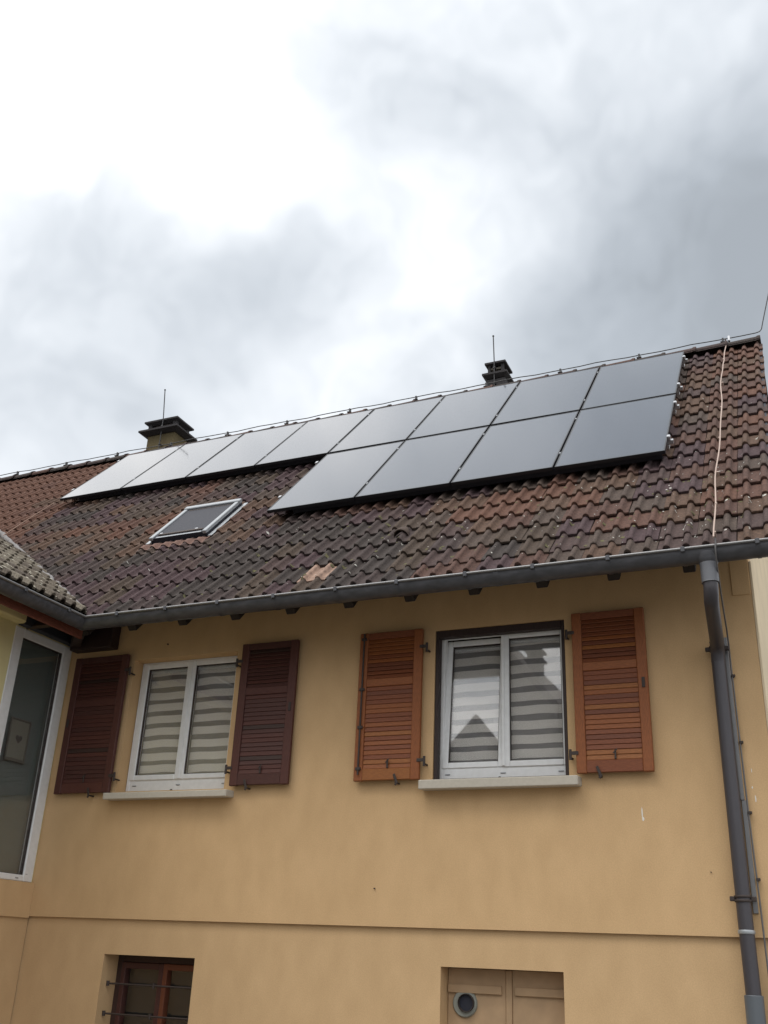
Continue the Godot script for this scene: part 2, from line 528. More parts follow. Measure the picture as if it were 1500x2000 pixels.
func build_roof(house: Node3D) -> void:
	var roof := part("roof", house, rp(-6, -1.8, -0.2))
	# boards under the tiles, both slopes
	var mb := MB.new()
	var a := rp(-13.4, -1.835, -0.2)
	var b := rp(-0.2, -1.835, -0.2)
	var c := rp(-0.2, RIDGE_S - 0.03, -0.2)
	var d := rp(-13.4, RIDGE_S - 0.03, -0.2)
	var dn := -N * 0.03
	mb.quad(a, b, c, d, N); mb.quad(a + dn, b + dn, c + dn, d + dn, -N); mb.quad(a, b, b + dn, a + dn, -U); mb.quad(b, c, c + dn, b + dn, Vector3.RIGHT)
	put("roof_boards", mb, M.deck, roof)
	mb = MB.new()
	var back := Vector3(0, -sin(ROOF_PITCH), -cos(ROOF_PITCH))
	var bn := Vector3(0, cos(ROOF_PITCH), -sin(ROOF_PITCH))
	var e := c + back * 5.6
	var f := d + back * 5.6
	mb.quad(c + bn * 0.05, d + bn * 0.05, f + bn * 0.05, e + bn * 0.05, bn); mb.quad(c, d, f, e, -bn); mb.quad(c, c + bn * 0.05, e + bn * 0.05, e, Vector3.RIGHT)
	put("rear_slope", mb, M.ridge, roof)
	# barge board under the verge
	mb = MB.new()
	var bar := roof_frame(-0.205, 1.05, -0.235)
	mb.box(bar, Vector3(0.025, 0.15, 5.70), 0.004)
	put("barge_board", mb, M.dark_gap, roof)
	# tiles
	var kinds := [tile_tris(0), tile_tris(1), tile_tris(2)]
	var shared := {}
	var rows := []
	for k in 19:
		rows.append(-1.868 if k == 0 else -1.65 + GAUGE * (k - 1))
	var cells := []
	for i in 46:
		for k in rows.size():
			var s: float = rows[k]
			var x := TILE_X0 - TILE_W * (i + 1)
			var mid := rp(x + TILE_W / 2, s + 0.17, TILE_OFF)
			var dist := (mid - valley_p).dot(valley_n)
			var tone := tone_at(x, s)
			var kind := rng.randi() % 3
			var jit := Vector3(rng.randf_range(-0.003, 0.003), rng.randf_range(-0.001, 0.003), rng.randf_range(-0.006, 0.006))
			var tw := rng.randf_range(-0.012, 0.012)
			if dist < -0.22:
				continue
			# the roof window takes the place of the tiles under it
			if x > -6.62 and x + TILE_W < -5.86 and s > -0.18 and s + GAUGE < 0.80:
				continue
			var xf := roof_frame(x, s, TILE_OFF)
			xf = xf * Transform3D(Basis(Vector3.UP, tw), jit)
			var hidden := s > 1.95 and x < -1.25 and x > -9.2 or s > 0.2 and x < -1.25 and x + TILE_W > -5.1 and x < -1.3 and s < 3.2 and x > -5.0
			var cut := dist < 0.27
			cells.append([mid.distance_to(CAM) + (100.0 if hidden else 0.0) - (50.0 if cut else 0.0), xf, tone, kind, cut, i == 13 and k == 1])
	cells.sort_custom(func(p, q): return p[0] < q[0])
	var mmx := []
	var mmc := []
	for k in cells.size():
		var t = cells[k]
		if k < 300:
			var m: Material = M.tile_new if t[5] else M.tones[t[2]]
			if t[4]:
				var cl := clip(kinds[t[3]], t[1], valley_p, valley_n)
				if cl[0].size() == 0:
					continue
				put_mesh("roof_tile", tris_mesh(cl, m), roof, t[1])
			else:
				var key := str(t[3]) + "/" + str(m.get_instance_id())
				if not shared.has(key):
					shared[key] = tris_mesh(kinds[t[3]], m)
				var o := put_mesh("roof_tile", shared[key], roof, t[1])
				if t[5]:
					o.set_meta("label", "pale replacement tile near the gutter")
		else:
			mmx.append(t[1])
			var q = M.tone_colors[t[2]]
			mmc.append(Color(q[0], q[1], q[2]))
	var mm := MultiMesh.new()
	mm.transform_format = MultiMesh.TRANSFORM_3D
	mm.use_colors = true
	mm.mesh = tris_mesh(kinds[0], M.tile_any)
	mm.instance_count = mmx.size()
	for k in mmx.size():
		mm.set_instance_transform(k, mmx[k])
		mm.set_instance_color(k, mmc[k])
	var mi := MultiMeshInstance3D.new()
	mi.name = "distant_roof_tiles"
	mi.multimesh = mm
	mi.set_meta("kind", "stuff")
	roof.add_child(mi, true)
	mi.global_transform = Transform3D.IDENTITY
	# ridge caps
	var x1 := -0.19
	var j := 0
	while x1 > -13.3:
		var rings := []
		for q in [[0.0, 0.112], [0.03, 0.112], [0.05, 0.102], [0.40, 0.092]]:
			var ring := PackedVector3Array()
			for k in 13:
				var ang: float = lerpf(0.12, PI - 0.12, k / 12.0)
				ring.append(rp(0, RIDGE_S, -0.15) + Vector3(x1 - q[0], sin(ang) * q[1] * 0.95 - 0.012, cos(ang) * q[1] * 1.15))
			rings.append(ring)
		mb = MB.new()
		mb.loft(rings, false)
		var inner := []
		for ring in rings:
			var r2 := PackedVector3Array()
			for p in ring:
				r2.append(p + Vector3(0, -0.018, 0))
			inner.append(r2)
		inner.reverse()
		mb.loft(inner, false)
		mb.loft([inner[3], rings[0]], false)
		put("ridge_cap", mb, M.tones[[6, 3, 2, 6, 1][j % 5]], roof, Transform3D(Basis.IDENTITY, Vector3(0, rng.randf_range(-0.004, 0.004), 0)))
		x1 -= 0.375
		j += 1
	# lichen and droppings on the tiles: thin crusts that follow the tile
	mb = MB.new()
	for k in 380:
		var x: float
		if k < 250:
			x = -0.25 - 4.6 * pow(rng.randf(), 1.5)
		else:
			x = rng.randf_range(-9.0, -0.3)
		var s := rng.randf_range(-1.72, 0.2) if rng.randf() < 0.8 else rng.randf_range(-1.7, 3.4)
		if s > -0.1 and x < -1.15:
			continue
		if (rp(x, s, TILE_OFF) - valley_p).dot(valley_n) < 0.1:
			continue
		crust(mb, rows, x, s, rng.randf_range(0.003, 0.008) * (2.3 if rng.randf() < 0.09 else 1.0))
	var o := put("lichen", mb, M.lichen, roof)
	o.set_meta("kind", "stuff")
	mb = MB.new()
	for k in 170:
		var x := rng.randf_range(-6.3, -0.3)
		var s := rng.randf_range(-1.75, -0.3)
		if s > -0.1 and x < -1.15:
			continue
		crust(mb, rows, x, s, rng.randf_range(0.008, 0.022))
	o = put("moss", mb, M.lichen_green, roof)
	o.set_meta("kind", "stuff")

func tile_height(x: float, s: float, rows: Array) -> float:
	var k := 0
	while k + 1 < rows.size() and rows[k + 1] <= s:
		k += 1
	var dv: float = s - rows[k]
	var u := fposmod(x - TILE_X0, TILE_W)
	var h := 0.029 + 0.002 - dv * 0.093
	for c in [0.0715, 0.2125]:
		var t := (u - float(c)) / 0.031
		if absf(t) < 1.0:
			h += 0.040 * pow(1.0 - t * t, 0.55)
	return h

func crust(mb: MB, rows: Array, x: float, s: float, r: float) -> void:
	var k := 0
	while k + 1 < rows.size() and rows[k + 1] <= s:
		k += 1
	var top: float = rows[k] + GAUGE - 0.015
	var low: float = rows[k] + 0.008
	s = clampf(s, low + r * 0.5, top - r)
	var mid := rp(x, s, TILE_OFF + tile_height(x, s, rows) + 0.0035)
	var ring := []
	for q in 7:
		var a := TAU * q / 7.0
		var rr := r * rng.randf_range(0.6, 1.35)
		var px := x + cos(a) * rr
		var ps := clampf(s + sin(a) * rr * 1.2, low, top)
		ring.append(rp(px, ps, TILE_OFF + tile_height(px, ps, rows) + 0.0015))
	for q in 7:
		mb.tri(mid, ring[q], ring[(q + 1) % 7], N)


# ---------------------------------------------------------------- walls with openings
func wall(mb: MB, xf: Transform3D, u0: float, u1: float, v0: float, v1: float, deep: float, holes: Array) -> void:
	var us := [u0, u1]
	var vs := [v0, v1]
	for h in holes:
		us.append_array([h[0], h[1]])
		vs.append_array([h[2], h[3]])
	us.sort(); vs.sort()
	for i in us.size() - 1:
		for j in vs.size() - 1:
			if us[i + 1] - us[i] < 1e-5 or vs[j + 1] - vs[j] < 1e-5:
				continue
			var mu: float = (us[i] + us[i + 1]) / 2
			var mv: float = (vs[j] + vs[j + 1]) / 2
			var open := false
			for h in holes:
				open = open or mu > h[0] and mu < h[1] and mv > h[2] and mv < h[3]
			if open:
				continue
			for w in [0.0, -deep]:
				mb.quad(xf * Vector3(us[i], vs[j], w), xf * Vector3(us[i + 1], vs[j], w), xf * Vector3(us[i + 1], vs[j + 1], w), xf * Vector3(us[i], vs[j + 1], w), xf.basis.z * (1.0 if w == 0.0 else -1.0))
	for h in holes:
		reveal(mb, xf, h, deep, -1.0)
	reveal(mb, xf, [u0, u1, v0, v1], deep, 1.0)

func reveal(mb: MB, xf: Transform3D, h: Array, deep: float, way: float) -> void:
	var q := [Vector3(h[0], h[2], 0), Vector3(h[1], h[2], 0), Vector3(h[1], h[3], 0), Vector3(h[0], h[3], 0)]
	var outs := [Vector3.DOWN, Vector3.RIGHT, Vector3.UP, Vector3.LEFT]
	for k in 4:
		var a: Vector3 = q[k]
		var b: Vector3 = q[(k + 1) % 4]
		var d := Vector3(0, 0, -deep)
		mb.quad(xf * a, xf * b, xf * (b + d), xf * (a + d), xf.basis * (outs[k] * way))

func frame_bars(mb: MB, xf: Transform3D, x0: float, x1: float, y0: float, y1: float, side: float, top: float, bottom: float, z0: float, z1: float, bev := 0.004) -> void:
	for q in [[x0, x0 + side, y0, y1], [x1 - side, x1, y0, y1], [x0 + side, x1 - side, y1 - top, y1], [x0 + side, x1 - side, y0, y0 + bottom]]:
		mb.box(xf * Transform3D(Basis.IDENTITY, Vector3((q[0] + q[1]) / 2, (q[2] + q[3]) / 2, (z0 + z1) / 2)), Vector3(q[1] - q[0], q[3] - q[2], z1 - z0), bev)

func sash(win: Node3D, xf: Transform3D, x0: float, x1: float, y0: float, y1: float, w: float, seed_: int, blind := true) -> void:
	# xf: z = 0 is the sash's outer face
	var mb := MB.new()
	frame_bars(mb, xf, x0, x1, y0, y1, w, w, w, -0.06, 0.0, 0.006)
	put("sash", mb, M.pvc, win)
	mb = MB.new()
	frame_bars(mb, xf, x0 + w - 0.004, x1 - w + 0.004, y0 + w - 0.004, y1 - w + 0.004, 0.009, 0.009, 0.009, -0.040, -0.012, 0.002)
	put("gasket", mb, M.iron, win)
	for z in [-0.018, -0.030, -0.042]:
		mb = MB.new()
		mb.box(xf * Transform3D(Basis.IDENTITY, Vector3((x0 + x1) / 2, (y0 + y1) / 2, z)), Vector3(x1 - x0 - 2 * w + 0.006, y1 - y0 - 2 * w + 0.006, 0.004))
		put("pane", mb, M.glass, win)
	if not blind:
		return
	var r := RandomNumberGenerator.new()
	r.seed = seed_
	var gx0 := x0 + w - 0.01
	var gx1 := x1 - w + 0.01
	mb = MB.new()
	mb.box(xf * Transform3D(Basis.IDENTITY, Vector3((gx0 + gx1) / 2, (y0 + y1) / 2, -0.088)), Vector3(gx1 - gx0 + 0.02, y1 - y0 - 0.02, 0.002))
	put("blind_sheet", mb, M.blind_dark, win)
	mb = MB.new()
	mb.tube([xf * Vector3(gx0, y1 - w - 0.01, -0.085), xf * Vector3(gx1, y1 - w - 0.01, -0.085)], 0.022, 12)
	put("blind_roller", mb, M.pvc, win)
	var y := y0 + w + 0.012 + r.randf() * 0.03
	while y < y1 - w - 0.05:
		mb = MB.new()
		var lo := []
		var bow := r.randf_range(-0.004, 0.010)
		var rings := [PackedVector3Array(), PackedVector3Array()]
		for k in 13:
			var t := k / 12.0
			var sag := bow * (4.0 * t * (1.0 - t)) + 0.0022 * sin(t * 9.0 + y * 7.0 + seed_)
			var zz := -0.083 + 0.003 * sin(t * 6.3 + y * 3.0 + seed_)
			rings[0].append(xf * Vector3(lerpf(gx0, gx1, t), y + sag, zz))
			rings[1].append(xf * Vector3(lerpf(gx0, gx1, t), y + 0.073 + sag, zz))
		mb.loft(rings, false)
		put("blind_band", mb, M.blind_pale, win)
		y += 0.119


# ---------------------------------------------------------------- shutters
func shutter(house: Node3D, x0: float, x1: float, y0: float, y1: float, hinge_right: bool, tone: String, label: String, extra_bar: bool) -> void:
	var sh := part("shutter", house, Vector3((x0 + x1) / 2, y0, 0.06))
	sh.set_meta("label", label)
	var zb := 0.035
	var zf := 0.075
	var sw := 0.078
	var mb := MB.new()
	mb.bx(Vector3(x0, y0, zb), Vector3(x0 + sw, y1, zf), 0.005)
	put("stile", mb, M[tone + "_a_v"], sh)
	mb = MB.new()
	mb.bx(Vector3(x1 - sw, y0, zb), Vector3(x1, y1, zf), 0.005)
	put("stile", mb, M[tone + "_a_v"], sh)
	var ym := y0 + (y1 - y0) * 0.622
	for q in [[y1 - 0.062, y1 - 0.002, "_b"], [ym, ym + 0.068, "_a"], [y0 + 0.004, y0 + 0.098, "_b" if hinge_right == false else "_c"]]:
		mb = MB.new()
		mb.bx(Vector3(x0 + sw, q[0], zb + 0.004), Vector3(x1 - sw, q[1], zf - 0.004), 0.004)
		put("rail", mb, M[tone + q[2]], sh)
	for span in [[y0 + 0.098, ym, 0.040, 0.16], [ym + 0.068, y1 - 0.062, 0.0345, 0.46]]:
		var count := int(round((span[1] - span[0]) / span[2]))
		var pitch: float = (span[1] - span[0]) / count
		for k in count:
			mb = MB.new()
			var tilt: float = span[3] + rng.randf_range(-0.05, 0.05)
			var at := Vector3((x0 + x1) / 2, span[0] + pitch * (k + 0.5), 0.056)
			mb.box(Transform3D(Basis(Vector3.RIGHT, -tilt), at), Vector3(x1 - x0 - 2 * sw, pitch * (1.03 if span[3] > 0.3 else 1.0), 0.010), 0.003)
			var roll := rng.randf()
			var pick := "_b" if roll < 0.42 else "_a" if roll < 0.74 else "_c" if roll < 0.86 else "_d"
			put("slat", mb, M[tone + pick], sh)
	# back board closing the louvres, as seen from the yard
	mb = MB.new()
	mb.bx(Vector3(x0 + sw, y0 + 0.09, zb + 0.001), Vector3(x1 - sw, y1 - 0.06, zb + 0.006))
	put("shutter_back", mb, M[tone + "_d"], sh)
	# hinges, from the pintle in the wall to the stile
	for y in [y0 + 0.155, y1 - 0.165]:
		mb = MB.new()
		var dirx := 1.0 if hinge_right else -1.0
		var edge := x1 if hinge_right else x0
		mb.bx(Vector3(edge - dirx * 0.02, y - 0.014, zf + 0.001), Vector3(edge + dirx * 0.045, y + 0.014, zf + 0.007), 0.002)
		mb.tube([Vector3(edge + dirx * 0.045, y - 0.05, zf - 0.002), Vector3(edge + dirx * 0.045, y + 0.03, zf - 0.002)], 0.011, 10)
		mb.tube([Vector3(edge + dirx * 0.045, y - 0.03, zf - 0.002), Vector3(edge + dirx * 0.045, y - 0.03, -0.01)], 0.008, 8)
		put("hinge", mb, M.iron, sh)
	# the catch below that holds it open
	mb = MB.new()
	var cx := lerpf(x0, x1, 0.66 if hinge_right else 0.30)
	mb.tube([Vector3(cx, y0 - 0.02, -0.01), Vector3(cx, y0 - 0.02, 0.085)], 0.008, 8)
	mb.box(Transform3D(Basis(Vector3.BACK, 0.35), Vector3(cx, y0 + 0.008, 0.088)), Vector3(0.022, 0.085, 0.008), 0.003)
	mb.box(Transform3D(Basis(Vector3.BACK, -0.6), Vector3(cx + 0.01, y0 - 0.03, 0.088)), Vector3(0.018, 0.035, 0.010), 0.003)
	put("shutter_catch", mb, M.iron, sh)
	# the latch
	mb = MB.new()
	cx = lerpf(x0, x1, 0.52)
	mb.bx(Vector3(cx - 0.007, y0 + 0.10, zf - 0.004), Vector3(cx + 0.007, y0 + 0.17, zf + 0.004), 0.002)
	mb.box(Transform3D(Basis(Vector3.BACK, 0.8), Vector3(cx, y0 + 0.16, zf + 0.004)), Vector3(0.045, 0.010, 0.006), 0.002)
	put("latch", mb, M.iron, sh)
	if extra_bar:
		mb = MB.new()
		mb.tube([Vector3(x0 + 0.045, y0 + 0.05, zf + 0.011), Vector3(x0 + 0.045, y1 - 0.01, zf + 0.011)], 0.008, 8)
		for y in [y0 + 0.10, y0 + 0.45, y0 + 0.78, y1 - 0.06]:
			mb.bx(Vector3(x0 + 0.022, y - 0.012, zf), Vector3(x0 + 0.068, y + 0.012, zf + 0.020), 0.003)
		put("locking_rod", mb, M.iron, sh)
	else:
		mb = MB.new()
		var ex := x1 - 0.035 if not hinge_right else x0 + 0.035
		mb.bx(Vector3(ex - 0.012, y0 + 0.64, zf), Vector3(ex + 0.012, y0 + 0.72, zf + 0.008), 0.002)
		put("handle", mb, M.iron, sh)


# ---------------------------------------------------------------- gutter profile
func gutter_loop(grow := 0.0) -> Array:
	# (d, y): d outwards from the middle of the channel, y from the rim; a closed loop
	var p := []
	var rx := 0.078 + grow
	var ry := 0.093 + grow
	for k in 15:
		var a := PI + PI * k / 14.0
		p.append(Vector2(cos(a) * rx, sin(a) * ry))
	if grow == 0.0:
		for k in 7:                                                            # rolled bead on the front edge
			var a := -0.9 + TAU * 0.82 * k / 6.0
			p.append(Vector2(rx + 0.004 + cos(a) * 0.0095, 0.004 + sin(a) * 0.0095))
	for k in 15:
		var a := TAU - PI * k / 14.0
		p.append(Vector2(cos(a) * (rx - 0.004), sin(a) * (ry - 0.004) + 0.0005))
	return p

func build_gutters(house: Node3D, wing: Node3D) -> void:
	var prof := gutter_loop()
	var zc := OVERHANG - 0.086
	var xc := WING_X + OVERHANG - 0.086
	var yr := RIM_Y + 0.004
	var main := []
	for x in [-0.19, -2.0, -4.0, INF]:
		var ring := PackedVector3Array()
		for q in prof:
			ring.append(Vector3(x if x < 1e9 else xc + q.x, yr + q.y, zc + q.x))
		main.append(ring)
	var mb := MB.new()
	mb.loft(main, true)
	var cap := PackedVector3Array()
	mb.tri(Vector3(-0.19, yr, zc - 0.078), Vector3(-0.19, yr - 0.093, zc), Vector3(-0.19, yr, zc + 0.078), Vector3.RIGHT)
	var g := put("gutter", mb, M.zinc, house)
	mb = MB.new()
	mb.tube([Vector3(-0.188, yr + 0.006, zc + 0.084), Vector3(-3.0, yr + 0.006, zc + 0.084), Vector3(xc + 0.084, yr + 0.006, zc + 0.084)], 0.0105, 10)
	put("bead", mb, M.zinc_light, g)  # lighter zinc than the channel: the sky's gleam painted into the bead
	var side := []
	for z in [INF, 2.0, 4.2]:
		var ring := PackedVector3Array()
		for q in prof:
			ring.append(Vector3(xc + q.x, yr + q.y, z if z < 1e9 else zc + q.x))
		side.append(ring)
	mb = MB.new()
	mb.loft(side, true)
	var wg := put("gutter", mb, M.zinc, wing)
	mb = MB.new()
	mb.tube([Vector3(xc + 0.084, yr + 0.006, zc + 0.084), Vector3(xc + 0.084, yr + 0.006, 2.0), Vector3(xc + 0.084, yr + 0.006, 4.2)], 0.0105, 10)
	put("bead", mb, M.zinc_light, wg)  # same painted sky gleam, as a paler zinc along the rim
	# brackets: a strap under the channel and a clip over its bead
	var strap := gutter_loop(0.004)
	for x in [-0.32, -0.834, -1.38, -1.96, -2.51, -3.10, -3.655, -4.25, -4.815, -5.365, -5.90]:
		mb = MB.new()
		var rings := [PackedVector3Array(), PackedVector3Array()]
		for q in strap:
			rings[0].append(Vector3(x + 0.013, yr + q.y, zc + q.x))
			rings[1].append(Vector3(x - 0.013, yr + q.y, zc + q.x))
		mb.loft(rings, true)
		put("bracket", mb, M.zinc, g)
		mb = MB.new()
		mb.bx(Vector3(x - 0.015, yr - 0.022, zc + 0.074), Vector3(x + 0.015, yr + 0.019, zc + 0.0985), 0.004)
		put("bracket_clip", mb, M.zinc, g)
	for z in [1.05, 1.62, 2.2]:
		mb = MB.new()
		var rings := [PackedVector3Array(), PackedVector3Array()]
		for q in strap:
			rings[0].append(Vector3(xc + q.x, yr + q.y, z - 0.013))
			rings[1].append(Vector3(xc + q.x, yr + q.y, z + 0.013))
		mb.loft(rings, true)
		put("bracket", mb, M.zinc, wg)
		mb = MB.new()
		mb.bx(Vector3(xc + 0.072, yr - 0.022, z - 0.015), Vector3(xc + 0.099, yr + 0.017, z + 0.015), 0.004)
		put("bracket_clip", mb, M.zinc, wg)
	# soldered joint sleeves
	for x in [-2.26, -5.12]:
		mb = MB.new()
		var rings := [PackedVector3Array(), PackedVector3Array()]
		for q in gutter_loop(0.0025):
			rings[0].append(Vector3(x + 0.02, yr + q.y, zc + q.x))
			rings[1].append(Vector3(x - 0.02, yr + q.y, zc + q.x))
		mb.loft(rings, true)
		put("joint_sleeve", mb, M.zinc, g)


func build_downpipe(house: Node3D) -> void:
	var dp := part("downpipe", house, Vector3(-0.73, 0, 0.07))
	var zc := OVERHANG - 0.086
	var px := -0.672
	# outlet funnel under the gutter
	var mb := MB.new()
	mb.tube([Vector3(px, 4.420, zc), Vector3(px, 4.372, zc), Vector3(px, 4.345, zc)], [0.085, 0.080, 0.064], 20, false)
	put("outlet", mb, M.zinc, dp)
	mb = MB.new()
	mb.tube([Vector3(px, 4.352, zc), Vector3(px, 4.345, zc), Vector3(px, 4.335, zc), Vector3(px, 4.205, zc), Vector3(px, 4.200, zc)], [0.061, 0.066, 0.062, 0.060, 0.062], 20)
	put("outlet_sleeve", mb, M.sleeve, dp)
	# swan neck back to the wall, then straight down
	mb = MB.new()
	mb.tube([Vector3(px, 4.30, zc), Vector3(px, 4.17, zc), Vector3(px - 0.004, 4.12, zc - 0.015), Vector3(px - 0.012, 4.07, zc - 0.06), Vector3(px - 0.05, 3.93, 0.155), Vector3(px - 0.056, 3.90, 0.11), Vector3(px - 0.06, 3.86, 0.082), Vector3(px - 0.062, 3.80, 0.075)], 0.052, 18)
	put("swan_neck", mb, M.pipe, dp)
	mb = MB.new()
	mb.tube([Vector3(-0.734, 3.96, 0.075), Vector3(-0.734, 3.955, 0.075), Vector3(-0.724, 2.0, 0.075), Vector3(-0.718, 1.50, 0.075)], [0.054, 0.051, 0.051, 0.051], 20)
	put("pipe", mb, M.pipe, dp)
	mb = MB.new()
	mb.tube([Vector3(-0.718, 1.52, 0.075), Vector3(-0.718, 1.515, 0.075), Vector3(-0.718, 0.0, 0.075)], [0.058, 0.062, 0.062], 20)
	put("standpipe", mb, M.pipe_pvc, dp)
	for q in [[-0.733, 3.905], [-0.7245, 2.120]]:
		mb = MB.new()
		for dy in [-0.014, 0.014]:
			mb.tube([Vector3(q[0], q[1] + dy - 0.009, 0.075), Vector3(q[0], q[1] + dy - 0.006, 0.075), Vector3(q[0], q[1] + dy + 0.006, 0.075), Vector3(q[0], q[1] + dy + 0.009, 0.075)], [0.053, 0.059, 0.059, 0.053], 20)
		mb.bx(Vector3(q[0] - 0.088, q[1] - 0.016, 0.062), Vector3(q[0] - 0.05, q[1] + 0.016, 0.088), 0.004)
		mb.bx(Vector3(q[0] + 0.05, q[1] - 0.016, 0.062), Vector3(q[0] + 0.088, q[1] + 0.016, 0.088), 0.004)
		mb.tube([Vector3(q[0], q[1], 0.03), Vector3(q[0], q[1], -0.03)], 0.008, 8)
		put("pipe_clamp", mb, M.iron, dp)
	mb = MB.new()
	mb.tube([Vector3(-0.7235, 1.895, 0.075), Vector3(-0.7235, 1.899, 0.075), Vector3(-0.7235, 1.917, 0.075), Vector3(-0.7235, 1.921, 0.075)], [0.053, 0.057, 0.057, 0.053], 20)
	put("pipe_collar", mb, M.alu_grey, dp)


# ---------------------------------------------------------------- chimneys, on the ridge
func chimney(house: Node3D, cx: float, z0: float, w: float, deep: float, top: float, small: bool) -> void:
	var ch := part("chimney", house, Vector3(cx, 8.5, z0 - deep / 2))
	var mb := MB.new()
	var zm := z0 - deep / 2
	var slab_y := top - (0.205 if small else 0.200)
	mb.bx(Vector3(cx - w / 2, 7.9, z0 - deep), Vector3(cx + w / 2, slab_y + 0.01, z0), 0.006)
	put("shaft", mb, M.concrete_dark if small else M.concrete_ochre, ch)
	if small:
		mb = MB.new()
		mb.bx(Vector3(cx - w / 2 - 0.035, 8.0, z0 - deep - 0.03), Vector3(cx + w / 2 + 0.035, slab_y - 0.07, z0 + 0.03), 0.01)
		put("shaft_collar", mb, M.concrete_dark, ch)
	# weathering slab, sloping underside
	mb = MB.new()
	var ov := 0.075 if small else 0.115
	var lower := []
	for q in [[0.02, -0.055], [ov, -0.012], [ov, 0.018], [ov - 0.03, 0.028]]:
		var ring := PackedVector3Array()
		for s in [[-1, 1], [-1, -1], [1, -1], [1, 1]]:
			ring.append(Vector3(cx + s[0] * (w / 2 + q[0]), slab_y + q[1], zm + s[1] * (deep / 2 + q[0])))
		lower.append(ring)
	hard_loft(mb, lower, Vector3(cx, slab_y, zm))
	put("slab", mb, M.concrete_dark, ch)
	# posts, and the louvre or core between them
	for sx in [-1.0, 1.0]:
		for sz in [-1.0, 1.0]:
			mb = MB.new()
			var pw := 0.04 if small else 0.07
			mb.box(Transform3D(Basis.IDENTITY, Vector3(cx + sx * (w / 2 - pw / 2 + 0.01), (slab_y + top) / 2 - 0.01, zm + sz * (deep / 2 - pw / 2 + 0.01))), Vector3(pw, top - slab_y - 0.04, pw), 0.004)
			put("post", mb, M.concrete_dark, ch)
	if small:
		for y in [slab_y + 0.055, slab_y + 0.115]:
			mb = MB.new()
			mb.bx(Vector3(cx - w / 2 + 0.002, y - 0.016, z0 - deep + 0.002), Vector3(cx + w / 2 - 0.002, y + 0.016, z0 - 0.002), 0.004)
			put("louvre", mb, M.concrete, ch)
	else:
		for sx in [-0.03]:
			mb = MB.new()
			mb.bx(Vector3(cx + sx - 0.125, slab_y + 0.02, z0 - deep + 0.03), Vector3(cx + sx + 0.21, top - 0.05, z0 - 0.03), 0.004)
			put("flue_core", mb, M.iron, ch)
	# cap
	mb = MB.new()
	var cap := []
	var oc := 0.045 if small else 0.060
	for q in [[-0.01, -0.065 if not small else -0.04], [oc, -0.028], [oc, 0.0], [oc - 0.025, 0.008]]:
		var ring := PackedVector3Array()
		for s in [[-1, 1], [-1, -1], [1, -1], [1, 1]]:
			ring.append(Vector3(cx + s[0] * (w / 2 + q[0]), top + q[1], zm + s[1] * (deep / 2 + q[0])))
		cap.append(ring)
	hard_loft(mb, cap, Vector3(cx, top, zm))
	put("cap", mb, M.concrete_dark, ch)

func hard_loft(mb: MB, rings: Array, mid: Vector3) -> void:
	for i in rings.size() - 1:
		for j in 4:
			var k := (j + 1) % 4
			var m: Vector3 = (rings[i][j] + rings[i + 1][k]) / 2
			mb.quad(rings[i][j], rings[i][k], rings[i + 1][k], rings[i + 1][j], m - mid)
	mb.quad(rings[0][0], rings[0][1], rings[0][2], rings[0][3], Vector3.DOWN)
	var e: int = rings.size() - 1
	mb.quad(rings[e][0], rings[e][1], rings[e][2], rings[e][3], Vector3.UP)


func lightning_rod(x: float, y0: float, y1: float, z: float, lean: float, label: String) -> void:
	var o := thing("lightning_rod", Vector3(x, y0, z), label, "lightning rod", "lightning rods on the chimneys")
	var mb := MB.new()
	mb.tube([Vector3(x, y0, z), Vector3(x, (y0 + y1) / 2, z), Vector3(x + lean, y1, z)], 0.0085, 8)
	put("rod", mb, M.wire, o)
	mb = MB.new()
	mb.tube([Vector3(x + lean, y1 - 0.012, z), Vector3(x + lean, y1, z), Vector3(x + lean, y1 + 0.012, z)], [0.010, 0.017, 0.008], 8)
	put("tip", mb, M.wire, o)
	for k in 2:
		mb = MB.new()
		var y := lerpf(y0, y1, 0.08 + 0.3 * k)
		mb.bx(Vector3(x - 0.018, y - 0.012, z - 0.05), Vector3(x + 0.018, y + 0.012, z + 0.014), 0.004)
		put("rod_holder", mb, M.wire, o)


# ---------------------------------------------------------------- solar panels
const PANEL_W := 1.0148
const PANEL_L := 1.788
const STEP_X := 1.0343
const STEP_S := 1.8276
const PANEL_X := -1.0606

